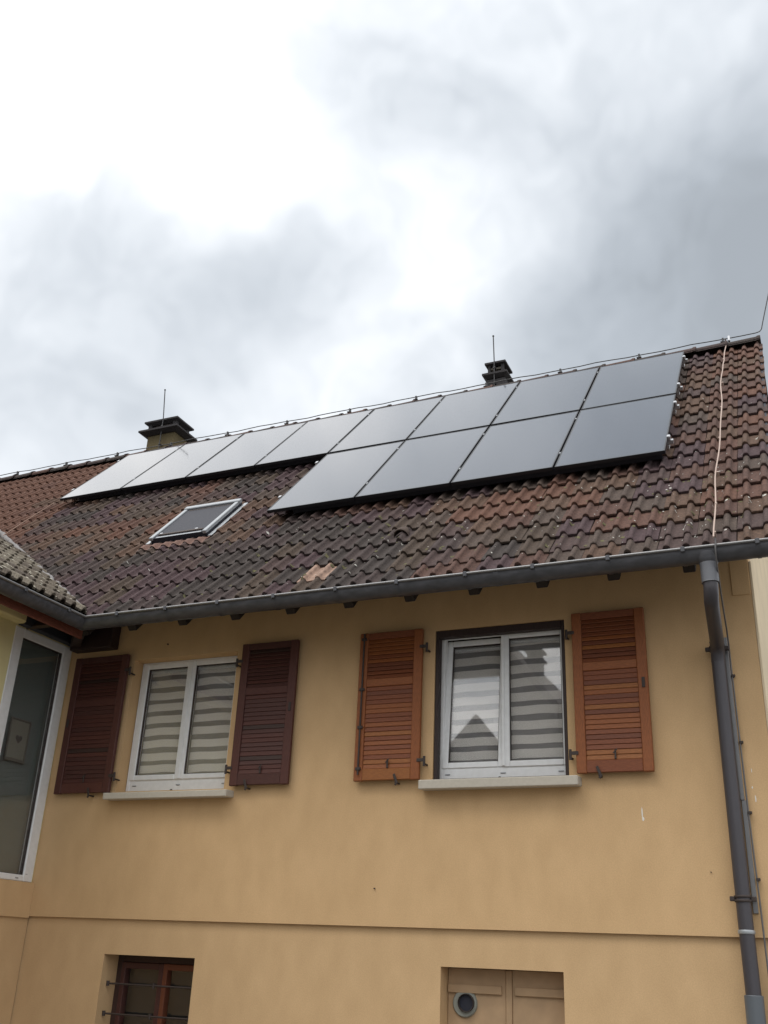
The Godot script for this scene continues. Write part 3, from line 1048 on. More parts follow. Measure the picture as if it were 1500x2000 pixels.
func build_panels() -> void:
	var proto: Node3D
	var nth := ["", "second", "third", "fourth", "fifth", "sixth", "seventh"]
	for row in 2:
		var count := 4 if row == 0 else 8
		for i in count:
			var label := ""
			var rn := "lower row" if row == 0 else "upper row"
			if i == 0:
				label = "black solar panel at the right end of the %s" % rn
			elif i == count - 1:
				label = "black solar panel at the left end of the %s" % rn
			elif row == 1 and i == 6:
				label = "black solar panel below the wide chimney, next to the leftmost of the upper row"
			else:
				label = "black solar panel, %s from the right in the %s" % [nth[i], rn]
			var o: Node3D
			if proto == null:
				o = thing("solar_panel", Vector3.ZERO, label, "solar panel", "black solar panels on the tiled roof")
				proto = o
				var mb := MB.new()
				var w := PANEL_W / 2
				for q in [[-w, -w + 0.012, -PANEL_L, 0.0], [w - 0.012, w, -PANEL_L, 0.0], [-w + 0.012, w - 0.012, -0.012, 0.0], [-w + 0.012, w - 0.012, -PANEL_L, -PANEL_L + 0.012]]:
					mb.bx(Vector3(q[0], -0.035, q[2]), Vector3(q[1], 0.0, q[3]), 0.0015)
				var fr := MeshInstance3D.new()
				fr.name = "frame"; fr.mesh = mb.mesh(M.black_frame)
				o.add_child(fr, true)
				mb = MB.new()
				mb.bx(Vector3(-w + 0.012, -0.031, -PANEL_L + 0.012), Vector3(w - 0.012, -0.008, -0.012))
				var bk := MeshInstance3D.new()
				bk.name = "backsheet"; bk.mesh = mb.mesh(M.dark_gap)
				o.add_child(bk, true)
				mb = MB.new()
				mb.with_uv = true
				var y := -0.0025
				var a := Vector3(-w + 0.012, y, -0.012)
				var b := Vector3(w - 0.012, y, -0.012)
				var c := Vector3(w - 0.012, y, -PANEL_L + 0.012)
				var d := Vector3(-w + 0.012, y, -PANEL_L + 0.012)
				mb.quad(a, b, c, d, Vector3.UP)
				for q in [Vector2(0, 1), Vector2(1, 0), Vector2(1, 1), Vector2(0, 1), Vector2(0, 0), Vector2(1, 0)]:
					mb.uv.append(q)
				var gl := MeshInstance3D.new()
				gl.name = "glass"; gl.mesh = mb.mesh(M.cells)
				o.add_child(gl, true)
			else:
				o = proto.duplicate()
				o.name = numbered("solar_panel")
				add_child(o, true)
				o.set_meta("label", label)
			var tf := roof_frame(PANEL_X - i * STEP_X - PANEL_W / 2, row * (STEP_S + 0.010), 0.0)
			# no two panels lie in exactly the same plane
			o.transform = tf * Transform3D(Basis(Vector3.RIGHT, rng.randf_range(-0.0022, 0.0022)) * Basis(Vector3.BACK, rng.randf_range(-0.003, 0.003)), Vector3(0, rng.randf_range(-0.001, 0.001), 0))
	# added dark strips that block light and stand in for shade under panel edges
	for q in [[0, 4, 0.0, "added black strip standing in for the shade under the lower panel row"], [4, 8, STEP_S, "added black strip standing in for the shade under the four left panels of the upper row"]]:
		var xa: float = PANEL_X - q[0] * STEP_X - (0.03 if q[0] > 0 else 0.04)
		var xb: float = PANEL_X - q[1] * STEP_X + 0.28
		var o := thing("panel_shade_strip", rp((xa + xb) / 2, q[2], -0.1), q[3], "shade strip", "added black strips for the shade under the panels")
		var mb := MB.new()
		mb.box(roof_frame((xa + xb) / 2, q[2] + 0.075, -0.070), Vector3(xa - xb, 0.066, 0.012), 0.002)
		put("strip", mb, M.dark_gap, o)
	# rails with their clamps
	var k := 0
	for q in [[0.40, 4, "lowest"], [1.50, 4, "second lowest"], [2.19, 8, "second highest"], [3.38, 8, "highest"]]:
		var x0: float = PANEL_X + 0.045
		var x1: float = PANEL_X - q[1] * STEP_X - 0.02
		var o := thing("mounting_rail", rp((x0 + x1) / 2, q[0], -0.06), "%s aluminium rail under the solar panels, its bright end showing at the right" % q[2], "mounting rail", "rails under the solar panels")
		var mb := MB.new()
		mb.box(roof_frame((x0 + x1) / 2, q[0], -0.057), Vector3(x0 - x1, 0.040, 0.038), 0.003)
		put("rail", mb, M.alu, o)
		var s := 0
		for i in range(1, q[1]):
			mb = MB.new()
			mb.box(roof_frame(PANEL_X - i * STEP_X + (STEP_X - PANEL_W) / 2, q[0], -0.012), Vector3(0.014, 0.028, 0.034), 0.002)
			put("middle_clamp", mb, M.alu_grey, o)
		for ex in [PANEL_X + 0.012, x1 + 0.012]:
			mb = MB.new()
			mb.box(roof_frame(ex, q[0], -0.018), Vector3(0.022, 0.036, 0.05), 0.002)
			mb.box(roof_frame(ex - 0.006 if ex > -2.0 else ex + 0.006, q[0], 0.003), Vector3(0.026, 0.004, 0.05), 0.001)
			put("end_clamp", mb, M.alu, o)
		var hx := x0 - 0.06
		while hx > x1:
			mb = MB.new()
			mb.box(roof_frame(hx, q[0] - 0.04, -0.095), Vector3(0.03, 0.045, 0.006), 0.001)
			mb.box(roof_frame(hx, q[0] + 0.02, -0.118), Vector3(0.03, 0.006, 0.12), 0.001)
			put("roof_hook", mb, M.alu, o)
			hx -= 1.35
		k += 1


# ---------------------------------------------------------------- roof window
func build_roof_window(house: Node3D) -> void:
	var rw := part("roof_window", house, rp(-6.24, -0.18, -0.1))
	rw.set_meta("label", "grey roof window with its awning drawn")
	var x0 := -6.615
	var x1 := -5.875
	var s0 := -0.165
	var s1 := 0.735
	var t := roof_frame(0, 0, 0)
	var mb := MB.new()
	mb.box(roof_frame((x0 + x1) / 2, (s0 + s1) / 2, -0.135), Vector3(x1 - x0 - 0.02, 0.12, s1 - s0 - 0.02))
	put("window_box", mb, M.dark_gap, rw)
	for q in [[x0, x0 + 0.048, s0, s1 - 0.085], [x1 - 0.048, x1, s0, s1 - 0.085]]:
		mb = MB.new()
		mb.box(roof_frame((q[0] + q[1]) / 2, (q[2] + q[3]) / 2, -0.079), Vector3(0.048, 0.040, q[3] - q[2]), 0.006)
		put("side_cover", mb, M.cover, rw)
	mb = MB.new()
	mb.box(roof_frame((x0 + x1) / 2, s1 - 0.042, -0.073), Vector3(x1 - x0 + 0.012, 0.048, 0.074), 0.008)
	put("top_cover", mb, M.cover, rw)
	mb = MB.new()
	mb.box(roof_frame((x0 + x1) / 2, s0 + 0.03, -0.083), Vector3(x1 - x0 - 0.15, 0.018, 0.035), 0.004)
	put("bottom_cover", mb, M.cover, rw)
	mb = MB.new()
	mb.box(roof_frame((x0 + x1) / 2, s0 + 0.085, -0.076), Vector3(x1 - x0 - 0.16, 0.03, 0.035), 0.006)
	put("awning_rail", mb, M.iron, rw)
	mb = MB.new()
	mb.box(roof_frame((x0 + x1) / 2, (s0 + s1) / 2 + 0.01, -0.084), Vector3(x1 - x0 - 0.15, 0.004, s1 - s0 - 0.19))
	put("awning", mb, mat(lc(0.27, 0.285, 0.30), 0.5, 0, 0.5), rw)
	mb = MB.new()
	mb.box(roof_frame((x0 + x1) / 2 + 0.002, s1 - 0.105, -0.078), Vector3(x1 - x0 - 0.15, 0.012, 0.02), 0.002)
	put("awning_slot", mb, M.iron, rw)
	for q in [x0 + 0.11, x1 - 0.17]:
		mb = MB.new()
		mb.box(roof_frame(q, s0 + 0.10, -0.062), Vector3(0.035, 0.012, 0.02), 0.003)
		put("awning_hook", mb, M.alu, rw)
	for q in [x0 - 0.035, x1 + 0.035]:
		mb = MB.new()
		mb.box(roof_frame(q, (s0 + s1) / 2, -0.125), Vector3(0.05, 0.012, s1 - s0 + 0.02), 0.003)
		put("side_flashing", mb, M.alu_grey, rw)
	# terracotta apron dressed over the tiles below
	mb = MB.new()
	var rings := []
	for j in 5:
		var ring := PackedVector3Array()
		var f := j / 4.0
		for i in 61:
			var x := lerpf(x0 - 0.10, x1 + 0.10, i / 60.0)
			var wob := 0.006 * sin(x * 31.0) + 0.004 * sin(x * 77.0)
			var s := s0 - 0.012 - f * (0.150 + wob)
			var u := fposmod(x - TILE_X0, TILE_W)
			var h := 0.0
			for c in [0.0715, 0.2125]:
				var tt := (u - float(c)) / 0.045
				if absf(tt) < 1.0:
					h += 0.038 * pow(1.0 - tt * tt, 0.8)
			ring.append(rp(x, s, TILE_OFF + 0.036 + h * smoothstep(0.0, 0.45, f)))
		rings.append(ring)
	mb.loft(rings, false)
	if mb.n[0].dot(N) < 0.0:
		rings.reverse()
		mb = MB.new()
		mb.loft(rings, false)
	put("apron", mb, M.apron, rw)


func build_vent(house: Node3D) -> void:
	var mb := MB.new()
	var rings := []
	for q in [[0.0, 0.066], [-0.012, 0.070], [-0.03, 0.066], [-0.10, 0.05], [-0.17, 0.022], [-0.20, 0.004]]:
		var ring := PackedVector3Array()
		for k in 13:
			var a := PI * k / 12.0
			ring.append(roof_frame(-3.395, -0.885, TILE_OFF + 0.03) * Vector3(cos(a) * q[1] * 1.05, sin(a) * q[1], q[0]))
		rings.append(ring)
	mb.loft(rings, false)
	var inner := []
	for ring in rings:
		var r2 := PackedVector3Array()
		for p in ring:
			r2.append(p - N * 0.010)
		inner.append(r2)
	inner.reverse()
	mb.loft(inner, false)
	mb.loft([rings[0], inner[5]], false)
	put("vent_hood", mb, M.tones[7], house)


# ---------------------------------------------------------------- the main house
func build_house() -> Node3D:
	var house := thing("house", Vector3(-6.5, 0, 0), "ochre rendered house with brown tiled roof and two shuttered windows", "house")
	var face := Transform3D(Basis.IDENTITY, Vector3.ZERO)
	var win_l := [-6.275, -5.080, 2.985, 4.262]
	var win_r := [-3.072, -1.930, 3.005, 4.282]
	var low_l := [-6.158, -5.209, 0.75, 1.588]
	var low_r := [-2.983, -2.029, 0.02, 1.609]
	var mb := MB.new()
	wall(mb, face, -13.0, GABLE_X, LEDGE_Y, 5.10, 0.28, [win_l, win_r])
	put("upper_wall", mb, M.plaster, house)
	mb = MB.new()
	wall(mb, Transform3D(Basis.IDENTITY, Vector3(0, 0, -0.030)), -13.0, GABLE_X - 0.004, -0.2, LEDGE_Y - 0.001, 0.30, [low_l, low_r])
	put("lower_wall", mb, M.plaster_low, house)
	# gable wall, with the roof's slope cut into its top
	mb = MB.new()
	var x := GABLE_X
	var ridge := rp(0, RIDGE_S, -0.25)
	var zb := 2.0 * ridge.z
	for w in [0.0, -0.28]:
		var o := Vector3.RIGHT if w == 0.0 else Vector3.LEFT
		mb.quad(Vector3(x + w, -0.2, -0.283), Vector3(x + w, 5.1, -0.283), Vector3(x + w, 5.1, zb), Vector3(x + w, -0.2, zb), o)
		mb.tri(Vector3(x + w, 5.1, -0.03), Vector3(x + w, ridge.y, ridge.z), Vector3(x + w, 5.1, zb), o)
	put("gable_wall", mb, M.gable, house)
	mb = MB.new()
	mb.bx(Vector3(-13.0, -0.2, zb - 0.25), Vector3(GABLE_X - 0.3, 5.1, zb))
	put("rear_wall", mb, M.plaster, house)
	mb = MB.new()
	mb.bx(Vector3(-13.25, -0.2, zb - 0.25), Vector3(-13.003, 5.1, 0.0))
	put("end_wall", mb, M.plaster, house)
	# corner strip of the gable, a little proud and paler
	mb = MB.new()
	mb.bx(Vector3(GABLE_X + 0.001, -0.2, -3.0), Vector3(GABLE_X + 0.022, 4.62, -0.0015), 0.004)
	put("corner_render", mb, M.gable, house)
	mb = MB.new()
	mb.bx(Vector3(-0.585, 4.345, 0.001), Vector3(GABLE_X - 0.004, 5.0, 0.008), 0.002)
	put("wall_plate_box", mb, M.plaster, house)
	# flaked render
	mb = MB.new()
	for q in [[-1.388, 2.71, 0.10, 0.010], [-1.384, 2.67, 0.035, 0.016], [-0.585, 3.00, 0.03, 0.008], [-0.592, 2.88, 0.022, 0.008], [-0.578, 2.80, 0.05, 0.009], [-0.52, 2.36, 0.03, 0.008], [-0.53, 2.25, 0.035, 0.01], [-0.49, 1.98, 0.05, 0.008]]:
		var pts := []
		for k in 8:
			var a := TAU * k / 8.0
			pts.append(Vector3(q[0] + cos(a) * q[3] * rng.randf_range(0.3, 0.7), q[1] + sin(a) * q[2] * rng.randf_range(0.4, 0.55), 0.0016))
		for k in 8:
			mb.tri(Vector3(q[0], q[1], 0.0028), pts[k], pts[(k + 1) % 8], Vector3.BACK)
	put("render_chips", mb, mat(lc(0.72, 0.69, 0.62), 0.95), house)
	mb = MB.new()
	for q in [[-5.9, 4.395, 0.008], [-3.55, 2.16, 0.006], [-0.93, 2.3, 0.004]]:
		mb.tube([Vector3(q[0], q[1], -0.01), Vector3(q[0], q[1], 0.012)], q[2], 8)
	put("wall_hooks", mb, M.iron, house)

	# rafters
	for k in 12:
		var rx := -0.83 - 0.5645 * k
		if rx < -6.6:
			break
		mb = MB.new()
		mb.box(roof_frame(rx, -1.32, -0.307), Vector3(0.09, 0.15, 0.95), 0.006)
		put("rafter", mb, M.rafter, house)

	mb = MB.new()
	mb.bx(Vector3(-7.02, 4.385, 0.002), Vector3(-6.50, 4.70, 0.13), 0.008)
	mb.box(Transform3D(Basis(Vector3.UP, 0.785), Vector3(-6.72, 4.50, 0.36)), Vector3(0.10, 0.17, 0.80), 0.008)
	put("corner_beam", mb, M.reveal_brown, house)

	# left window, white frame, dark reveal shadow
	var win := part("window", house, Vector3(-5.68, 2.99, -0.12))
	win.set_meta("label", "white casement window with striped blinds, the left one")
	mb = MB.new()
	frame_bars(mb, face, -6.268, -5.078, 2.987, 4.263, 0.043, 0.028, 0.122, -0.20, -0.132, 0.005)
	put("window_frame", mb, M.pvc, win)
	var sx := Transform3D(Basis.IDENTITY, Vector3(0, 0, -0.118))
	sash(win, sx, -6.227, -5.6695, 3.104, 4.242, 0.050, 5)
	sash(win, sx, -5.6675, -5.117, 3.104, 4.242, 0.047, 8)
	mb = MB.new()
	mb.bx(Vector3(-5.683, 3.11, -0.119), Vector3(-5.655, 4.236, -0.108), 0.004)
	put("cover_strip", mb, M.pvc, win)
	caps(win, [-6.17, -5.67, -5.17], 3.055, -0.131, Vector3(-5.74, 3.005, -0.131))
	mb = MB.new()
	mb.box(Transform3D(Basis(Vector3.RIGHT, 0.06), Vector3(-5.64, 2.930, 0.045)), Vector3(1.345, 0.060, 0.175), 0.007)
	put("window_sill", mb, M.sill, house)

	# right window, with a brown frame in front and its left sash tilted open
	win = part("window", house, Vector3(-2.5, 3.0, -0.1))
	win.set_meta("label", "white window in a brown surround with its left sash tilted")
	mb = MB.new()
	frame_bars(mb, face, -3.070, -1.932, 3.008, 4.280, 0.030, 0.062, 0.004, -0.085, -0.012, 0.004)
	put("brown_surround", mb, M.reveal_brown, win)
	mb = MB.new()
	frame_bars(mb, face, -3.068, -1.934, 3.006, 4.279, 0.046, 0.040, 0.110, -0.185, -0.112, 0.005)
	put("window_frame", mb, M.pvc, win)
	sx = Transform3D(Basis.IDENTITY, Vector3(0, 0, -0.100))
	sash(win, sx, -2.491, -1.945, 3.107, 4.240, 0.050, 3)
	var pivot := Vector3(0, 3.110, -0.102)
	sash(win, Transform3D(Basis(Vector3.RIGHT, -deg_to_rad(5.0)), pivot) * Transform3D(Basis.IDENTITY, Vector3(0, -3.110, 0)), -3.030, -2.4945, 3.110, 4.240, 0.050, 11)
	mb = MB.new()
	mb.bx(Vector3(-2.506, 3.115, -0.101), Vector3(-2.478, 4.234, -0.090), 0.004)
	put("cover_strip", mb, M.pvc, win)
	caps(win, [-2.98, -2.5, -2.02], 3.062, -0.111, Vector3(-2.53, 3.022, -0.111))
	mb = MB.new()
	mb.box(Transform3D(Basis(Vector3.RIGHT, 0.06), Vector3(-2.49, 2.952, 0.045)), Vector3(1.312, 0.074, 0.175), 0.007)
	put("window_sill", mb, M.sill, house)

	shutter(house, -6.955, -6.305, 2.968, 4.310, true, "maroon", "dark maroon shutter folded back in the corner by the wing", false)
	shutter(house, -4.985, -4.392, 2.995, 4.297, false, "maroon", "dark brown louvred shutter right of the left window", false)
	shutter(house, -3.760, -3.166, 3.000, 4.292, true, "wood", "orange-brown louvred shutter with a locking rod, left of the right window", true)
	shutter(house, -1.853, -1.268, 3.006, 4.298, false, "wood", "orange-brown louvred shutter next to the downpipe", false)

	# cellar window: brown timber, dark glass, iron bars
	win = part("cellar_window", house, Vector3(-5.68, 0.8, -0.25))
	mb = MB.new()
	frame_bars(mb, face, -6.157, -5.210, 0.752, 1.586, 0.055, 0.055, 0.06, -0.31, -0.235, 0.005)
	put("window_frame", mb, M.maroon_d_v, win)
	for q in [[-6.10, -5.655], [-5.653, -5.266]]:
		mb = MB.new()
		frame_bars(mb, face, q[0], q[1], 0.812, 1.530, 0.045, 0.05, 0.06, -0.30, -0.225, 0.004)
		put("casement", mb, M.maroon_b_v if q[0] < -6.0 else M.wood_d_v, win)
		mb = MB.new()
		mb.bx(Vector3(q[0] + 0.043, 0.87, -0.268), Vector3(q[1] - 0.043, 1.482, -0.263))
		put("pane", mb, M.glass, win)
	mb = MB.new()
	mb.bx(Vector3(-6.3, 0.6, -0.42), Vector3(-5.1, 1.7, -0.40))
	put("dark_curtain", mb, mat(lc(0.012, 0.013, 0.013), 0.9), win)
	for y in [1.355, 1.118, 0.88]:
		mb = MB.new()
		mb.tube([Vector3(-6.165, y, -0.12), Vector3(-5.20, y, -0.12)], 0.008, 8)
		for bx_ in [-6.145, -5.66, -5.225]:
			mb.tube([Vector3(bx_, y - 0.02, -0.12), Vector3(bx_, y + 0.02, -0.12)], 0.014, 8)
		put("iron_bar", mb, M.iron, win)

	# cellar door: painted boards with a vent pipe through it
	var door := part("cellar_door", house, Vector3(-2.5, 0, -0.2))
	mb = MB.new()
	mb.bx(Vector3(-2.980, 0.03, -0.225), Vector3(-2.515, 1.606, -0.190), 0.004)
	put("door_leaf", mb, M.door_paint, door)
	mb = MB.new()
	mb.bx(Vector3(-2.465, 0.03, -0.225), Vector3(-2.031, 1.606, -0.190), 0.004)
	put("door_leaf", mb, M.door_paint, door)
	mb = MB.new()
	mb.bx(Vector3(-2.514, 0.03, -0.222), Vector3(-2.466, 1.604, -0.178), 0.005)
	put("door_post", mb, M.door_paint, door)
	for q in [[-2.975, -2.545], [-2.442, -2.034]]:
		mb = MB.new()
		mb.bx(Vector3(q[0], 1.432, -0.191), Vector3(q[1], 1.492, -0.168), 0.004)
		put("door_batten", mb, M.door_paint, door)
	mb = MB.new()
	var vc := Vector3(-2.838, 1.362, -0.19)
	mb.tube([vc + Vector3(0, 0, -0.02), vc + Vector3(0, 0, 0.012), vc + Vector3(0, 0, 0.020)], [0.098, 0.098, 0.090], 24)
	put("vent_flange", mb, mat(lc(0.24, 0.25, 0.22), 0.6), door)
	mb = MB.new()
	var rings := []
	for q in [[0.064, 0.021], [0.064, 0.045], [0.058, 0.045], [0.055, -0.02]]:
		var ring := PackedVector3Array()
		for k in 24:
			var a := TAU * k / 24.0
			ring.append(vc + Vector3(0.016 + cos(a) * q[0], sin(a) * q[0] + 0.004, q[1]))
		rings.append(ring)
	rings.reverse()
	mb.loft(rings, true)
	put("vent_pipe", mb, M.iron, door)
	mb = MB.new()
	mb.tube([vc + Vector3(0.016, 0.004, 0.0195), vc + Vector3(0.016, 0.004, 0.022)], 0.056, 24)
	put("vent_opening", mb, M.dark_gap, door)
	return house

func caps(win: Node3D, xs: Array, y: float, z: float, hole: Vector3) -> void:
	for x in xs:
		var mb := MB.new()
		mb.bx(Vector3(x - 0.022, y - 0.005, z - 0.004), Vector3(x + 0.022, y + 0.005, z + 0.006), 0.002)
		put("drain_cap", mb, M.alu_grey, win)
	var m2 := MB.new()
	m2.tube([hole + Vector3(0, 0, -0.01), hole + Vector3(0, 0, 0.003)], 0.014, 12)
	put("drain_hole", m2, M.iron, win)


# ---------------------------------------------------------------- the wing on the left
func build_wing() -> Node3D:
	var wing := thing("house_wing", Vector3(WING_X - 1.5, 0, 2.0), "wing at the left edge with a tall white window and mossy tiled roof", "house wing")
	var f := Transform3D(Basis(Vector3(0, 0, -1), Vector3.UP, Vector3.RIGHT), Vector3(WING_X, 0, 0))     # u runs towards the main wall, w towards +x
	var hole := [-0.832, -0.010, 2.168, 4.446]
	var mb := MB.new()
	wall(mb, f, -4.0, -0.0015, 2.12, 5.0, 0.25, [hole])
	put("upper_wall", mb, M.yellow, wing)
	mb = MB.new()
	wall(mb, Transform3D(f.basis, Vector3(WING_X + 0.035, 0, 0)), -4.0, -0.002, 1.862, 2.166, 0.28, [])
	put("window_apron", mb, M.plaster, wing)
	mb = MB.new()
	wall(mb, Transform3D(f.basis, Vector3(WING_X + 0.012, 0, 0)), -4.0, 0.02, -0.2, 1.861, 0.28, [])
	put("lower_wall", mb, M.plaster_low, wing)
	mb = MB.new()
	mb.bx(Vector3(-11.5, -0.2, 3.75), Vector3(WING_X - 0.26, 4.9, 4.0))
	put("end_wall", mb, M.yellow, wing)
	# tall window
	var win := part("tall_window", wing, Vector3(WING_X, 2.17, 0.42))
	mb = MB.new()
	frame_bars(mb, f, hole[0] + 0.002, hole[1] - 0.001, hole[2] + 0.002, hole[3] - 0.002, 0.120, 0.085, 0.055, -0.07, 0.006, 0.006)
	put("window_frame", mb, M.pvc, win)
	mb = MB.new()
	frame_bars(mb, f, hole[0] + 0.118, hole[1] - 0.117, hole[2] + 0.053, hole[3] - 0.083, 0.010, 0.010, 0.010, -0.05, -0.012, 0.002)
	put("gasket", mb, M.iron, win)
	for z in [-0.024, -0.042]:
		mb = MB.new()
		mb.box(f * Transform3D(Basis.IDENTITY, Vector3((hole[0] + hole[1]) / 2, (hole[2] + hole[3]) / 2, z)), Vector3(0.60, 2.16, 0.004))
		put("pane", mb, M.glass, win)
	mb = MB.new()
	mb.box(f * Transform3D(Basis.IDENTITY, Vector3(-0.42, 3.3, -0.115)), Vector3(0.80, 2.26, 0.004))
	put("blind", mb, M.inside, win)
	mb = MB.new()
	mb.box(f * Transform3D(Basis.IDENTITY, Vector3(-0.10, 2.236, -0.008)), Vector3(0.03, 0.008, 0.030), 0.002)
	mb.box(f * Transform3D(Basis.IDENTITY, Vector3(-0.22, 2.195, 0.006)), Vector3(0.04, 0.010, 0.008), 0.002)
	put("drain_cap", mb, M.alu_grey, win)
	# plaque with a heart hanging behind the pane
	var pt := Vector3(-0.44, 3.42, -0.085)
	mb = MB.new()
	mb.box(f * Transform3D(Basis.IDENTITY, pt), Vector3(0.235, 0.36, 0.014), 0.004)
	put("plaque", mb, mat(lc(0.215, 0.215, 0.175), 0.8), win)
	mb = MB.new()
	frame_bars(mb, f, pt.x - 0.135, pt.x + 0.135, pt.y - 0.205, pt.y + 0.20, 0.016, 0.016, 0.03, -0.092, -0.074, 0.003)
	put("plaque_frame", mb, mat(lc(0.13, 0.13, 0.105), 0.8), win)
	mb = MB.new()
	var hp := []
	for k in 28:
		var t := TAU * k / 28.0
		hp.append(f * (pt + Vector3(16.0 * pow(sin(t), 3.0), 13.0 * cos(t) - 5.0 * cos(2 * t) - 2.0 * cos(3 * t) - cos(4 * t), 0) * 0.0028 + Vector3(0, 0.01, 0.012)))
	for k in 28:
		mb.tri(f * (pt + Vector3(0, 0.012, 0.015)), hp[k], hp[(k + 1) % 28], Vector3.RIGHT)
	put("heart", mb, mat(lc(0.085, 0.085, 0.075), 0.8), win)
	# rolled box above the window, corbel and soffit
	mb = MB.new()
	mb.bx(Vector3(WING_X + 0.001, 4.452, 0.012), Vector3(WING_X + 0.085, 4.62, 0.812), 0.006)
	put("shutter_box", mb, mat(lc(0.022, 0.024, 0.032), 0.7), wing)
	mb = MB.new()
	mb.bx(Vector3(WING_X + 0.001, 4.452, 0.816), Vector3(WING_X + 0.12, 4.66, 4.0), 0.02)
	put("corbel_band", mb, M.yellow, wing)
	for k in 5:
		mb = MB.new()
		var at := Vector3(WING_X + 0.76, 4.499, 2.05) - WD * (0.10 + 0.126 * k) - WN * 0.115
		var zs := 0.70 - 0.066 * k
		at.z = (zs + 4.0) / 2.0
		mb.box(Transform3D(Basis(Vector3(0, 0, -1), WN, WD), at), Vector3(4.0 - zs, 0.018, 0.121), 0.003)
		put("soffit_board", mb, M.soffit_red, wing)
	mb = MB.new()
	mb.bx(Vector3(WING_X + 0.605, 4.318, 0.60), Vector3(WING_X + 0.630, 4.500, 4.0), 0.004)
	put("fascia_board", mb, M.soffit_red, wing)
	# roof boards
	mb = MB.new()
	var e0 := Vector3(WING_X + 0.73, 4.455, 0)
	var pl := func(x: float, z: float) -> Vector3:
		return Vector3(x, e0.y + (e0.x - x) * tan(WING_PITCH), z)
	var zv := func(x: float) -> float:
		return valley_p.z + 0.579 * (x - valley_p.x)
	var x_low := WING_X + 0.73
	var a: Vector3 = pl.call(x_low, zv.call(x_low))
	var b: Vector3 = pl.call(-11.0, zv.call(-11.0))
	var c: Vector3 = pl.call(-11.0, 4.1)
	var d: Vector3 = pl.call(x_low, 4.1)
	mb.quad(a, b, c, d, WN)
	mb.quad(a - WN * 0.03, b - WN * 0.03, c - WN * 0.03, d - WN * 0.03, -WN)
	mb.quad(a, d, d - WN * 0.03, a - WN * 0.03, Vector3.RIGHT)
	put("roof_boards", mb, M.deck, wing)
	# tiles, clipped along the valley
	var kinds := [tile_tris(4), tile_tris(5)]
	var tones := [0, 1, 2, 1, 0, 2]
	var base := Vector3(WING_X + 0.76, 4.499, 0)
	var made := {}
	for row in 14:
		for i in 16:
			var z := 4.0 - TILE_W * i
			var org := base - WD * (GAUGE * row) + Vector3(0, 0, z)
			var xf := Transform3D(Basis(Vector3(0, 0, -1), WN, WD), org) * Transform3D(Basis(Vector3.UP, rng.randf_range(-0.02, 0.02)), Vector3(rng.randf_range(-0.004, 0.004), rng.randf_range(0, 0.005), rng.randf_range(-0.01, 0.01)))
			var mid := xf * Vector3(TILE_W / 2, 0, -0.17)
			var dist := -(mid - valley_p).dot(valley_n)
			if dist < -0.22 or mid.z > 3.4 and row > 2:
				continue
			var m: Material = M.wing_tones[tones[rng.randi() % 6]]
			var kind := rng.randi() % 2
			if dist < 0.27:
				var cl := clip(kinds[kind], xf, valley_p, -valley_n)
				if cl[0].size():
					put_mesh("roof_tile", tris_mesh(cl, m), wing, xf)
			else:
				var key := str(kind) + "/" + str(m.get_instance_id())
				if not made.has(key):
					made[key] = tris_mesh(kinds[kind], m)
				put_mesh("roof_tile", made[key], wing, xf)
	# lichen on the wing's tiles
	mb = MB.new()
	for k in 900:
		var s := rng.randf_range(0.01, 2.6)
		var z := rng.randf_range(0.0, 3.2) - 1.6 * s * 0.5
		var row := int(s / GAUGE)
		var dv := s - row * GAUGE
		var u := fposmod(4.0 - z, TILE_W)
		var hh := 0.031 - dv * 0.093
		for cc in [0.0715, 0.2125]:
			var t := (u - float(cc)) / 0.031
			if absf(t) < 1.0:
				hh += 0.040 * pow(1.0 - t * t, 0.55)
		var p := base - WD * s + Vector3(0, 0, z) + WN * hh
		if -(p - valley_p).dot(valley_n) < 0.06 or dv < 0.02 or dv > 0.28:
			continue
		var r := rng.randf_range(0.008, 0.024)
		for q in 6:
			var a0 := TAU * q / 6.0
			var a1 := TAU * (q + 1) / 6.0
			mb.tri(p + WN * 0.007, p + (WD * cos(a0) + Vector3(0, 0, -1) * sin(a0)) * r + WN * 0.003, p + (WD * cos(a1) + Vector3(0, 0, -1) * sin(a1)) * r + WN * 0.003, WN)
	var li := put("lichen", mb, mat(lc(0.40, 0.38, 0.31), 0.95), wing)
	li.set_meta("kind", "stuff")
	# mortar and lead along the valley
	mb = MB.new()
	var pts := []
	var rad := []
	var dirv := Vector3(-1, tan(WING_PITCH), -0.579)
	for k in 61:
		var t := k * 0.06
		var wob := Vector3(rng.randf_range(-0.012, 0.012), rng.randf_range(-0.006, 0.008), rng.randf_range(-0.012, 0.012))
		pts.append(valley_p + dirv * t + Vector3(0, 0.030, 0.02) + wob)
		rad.append(rng.randf_range(0.026, 0.044))
	mb.tube(pts, rad, 8)
	put("valley_mortar", mb, M.lead, wing)
	return wing


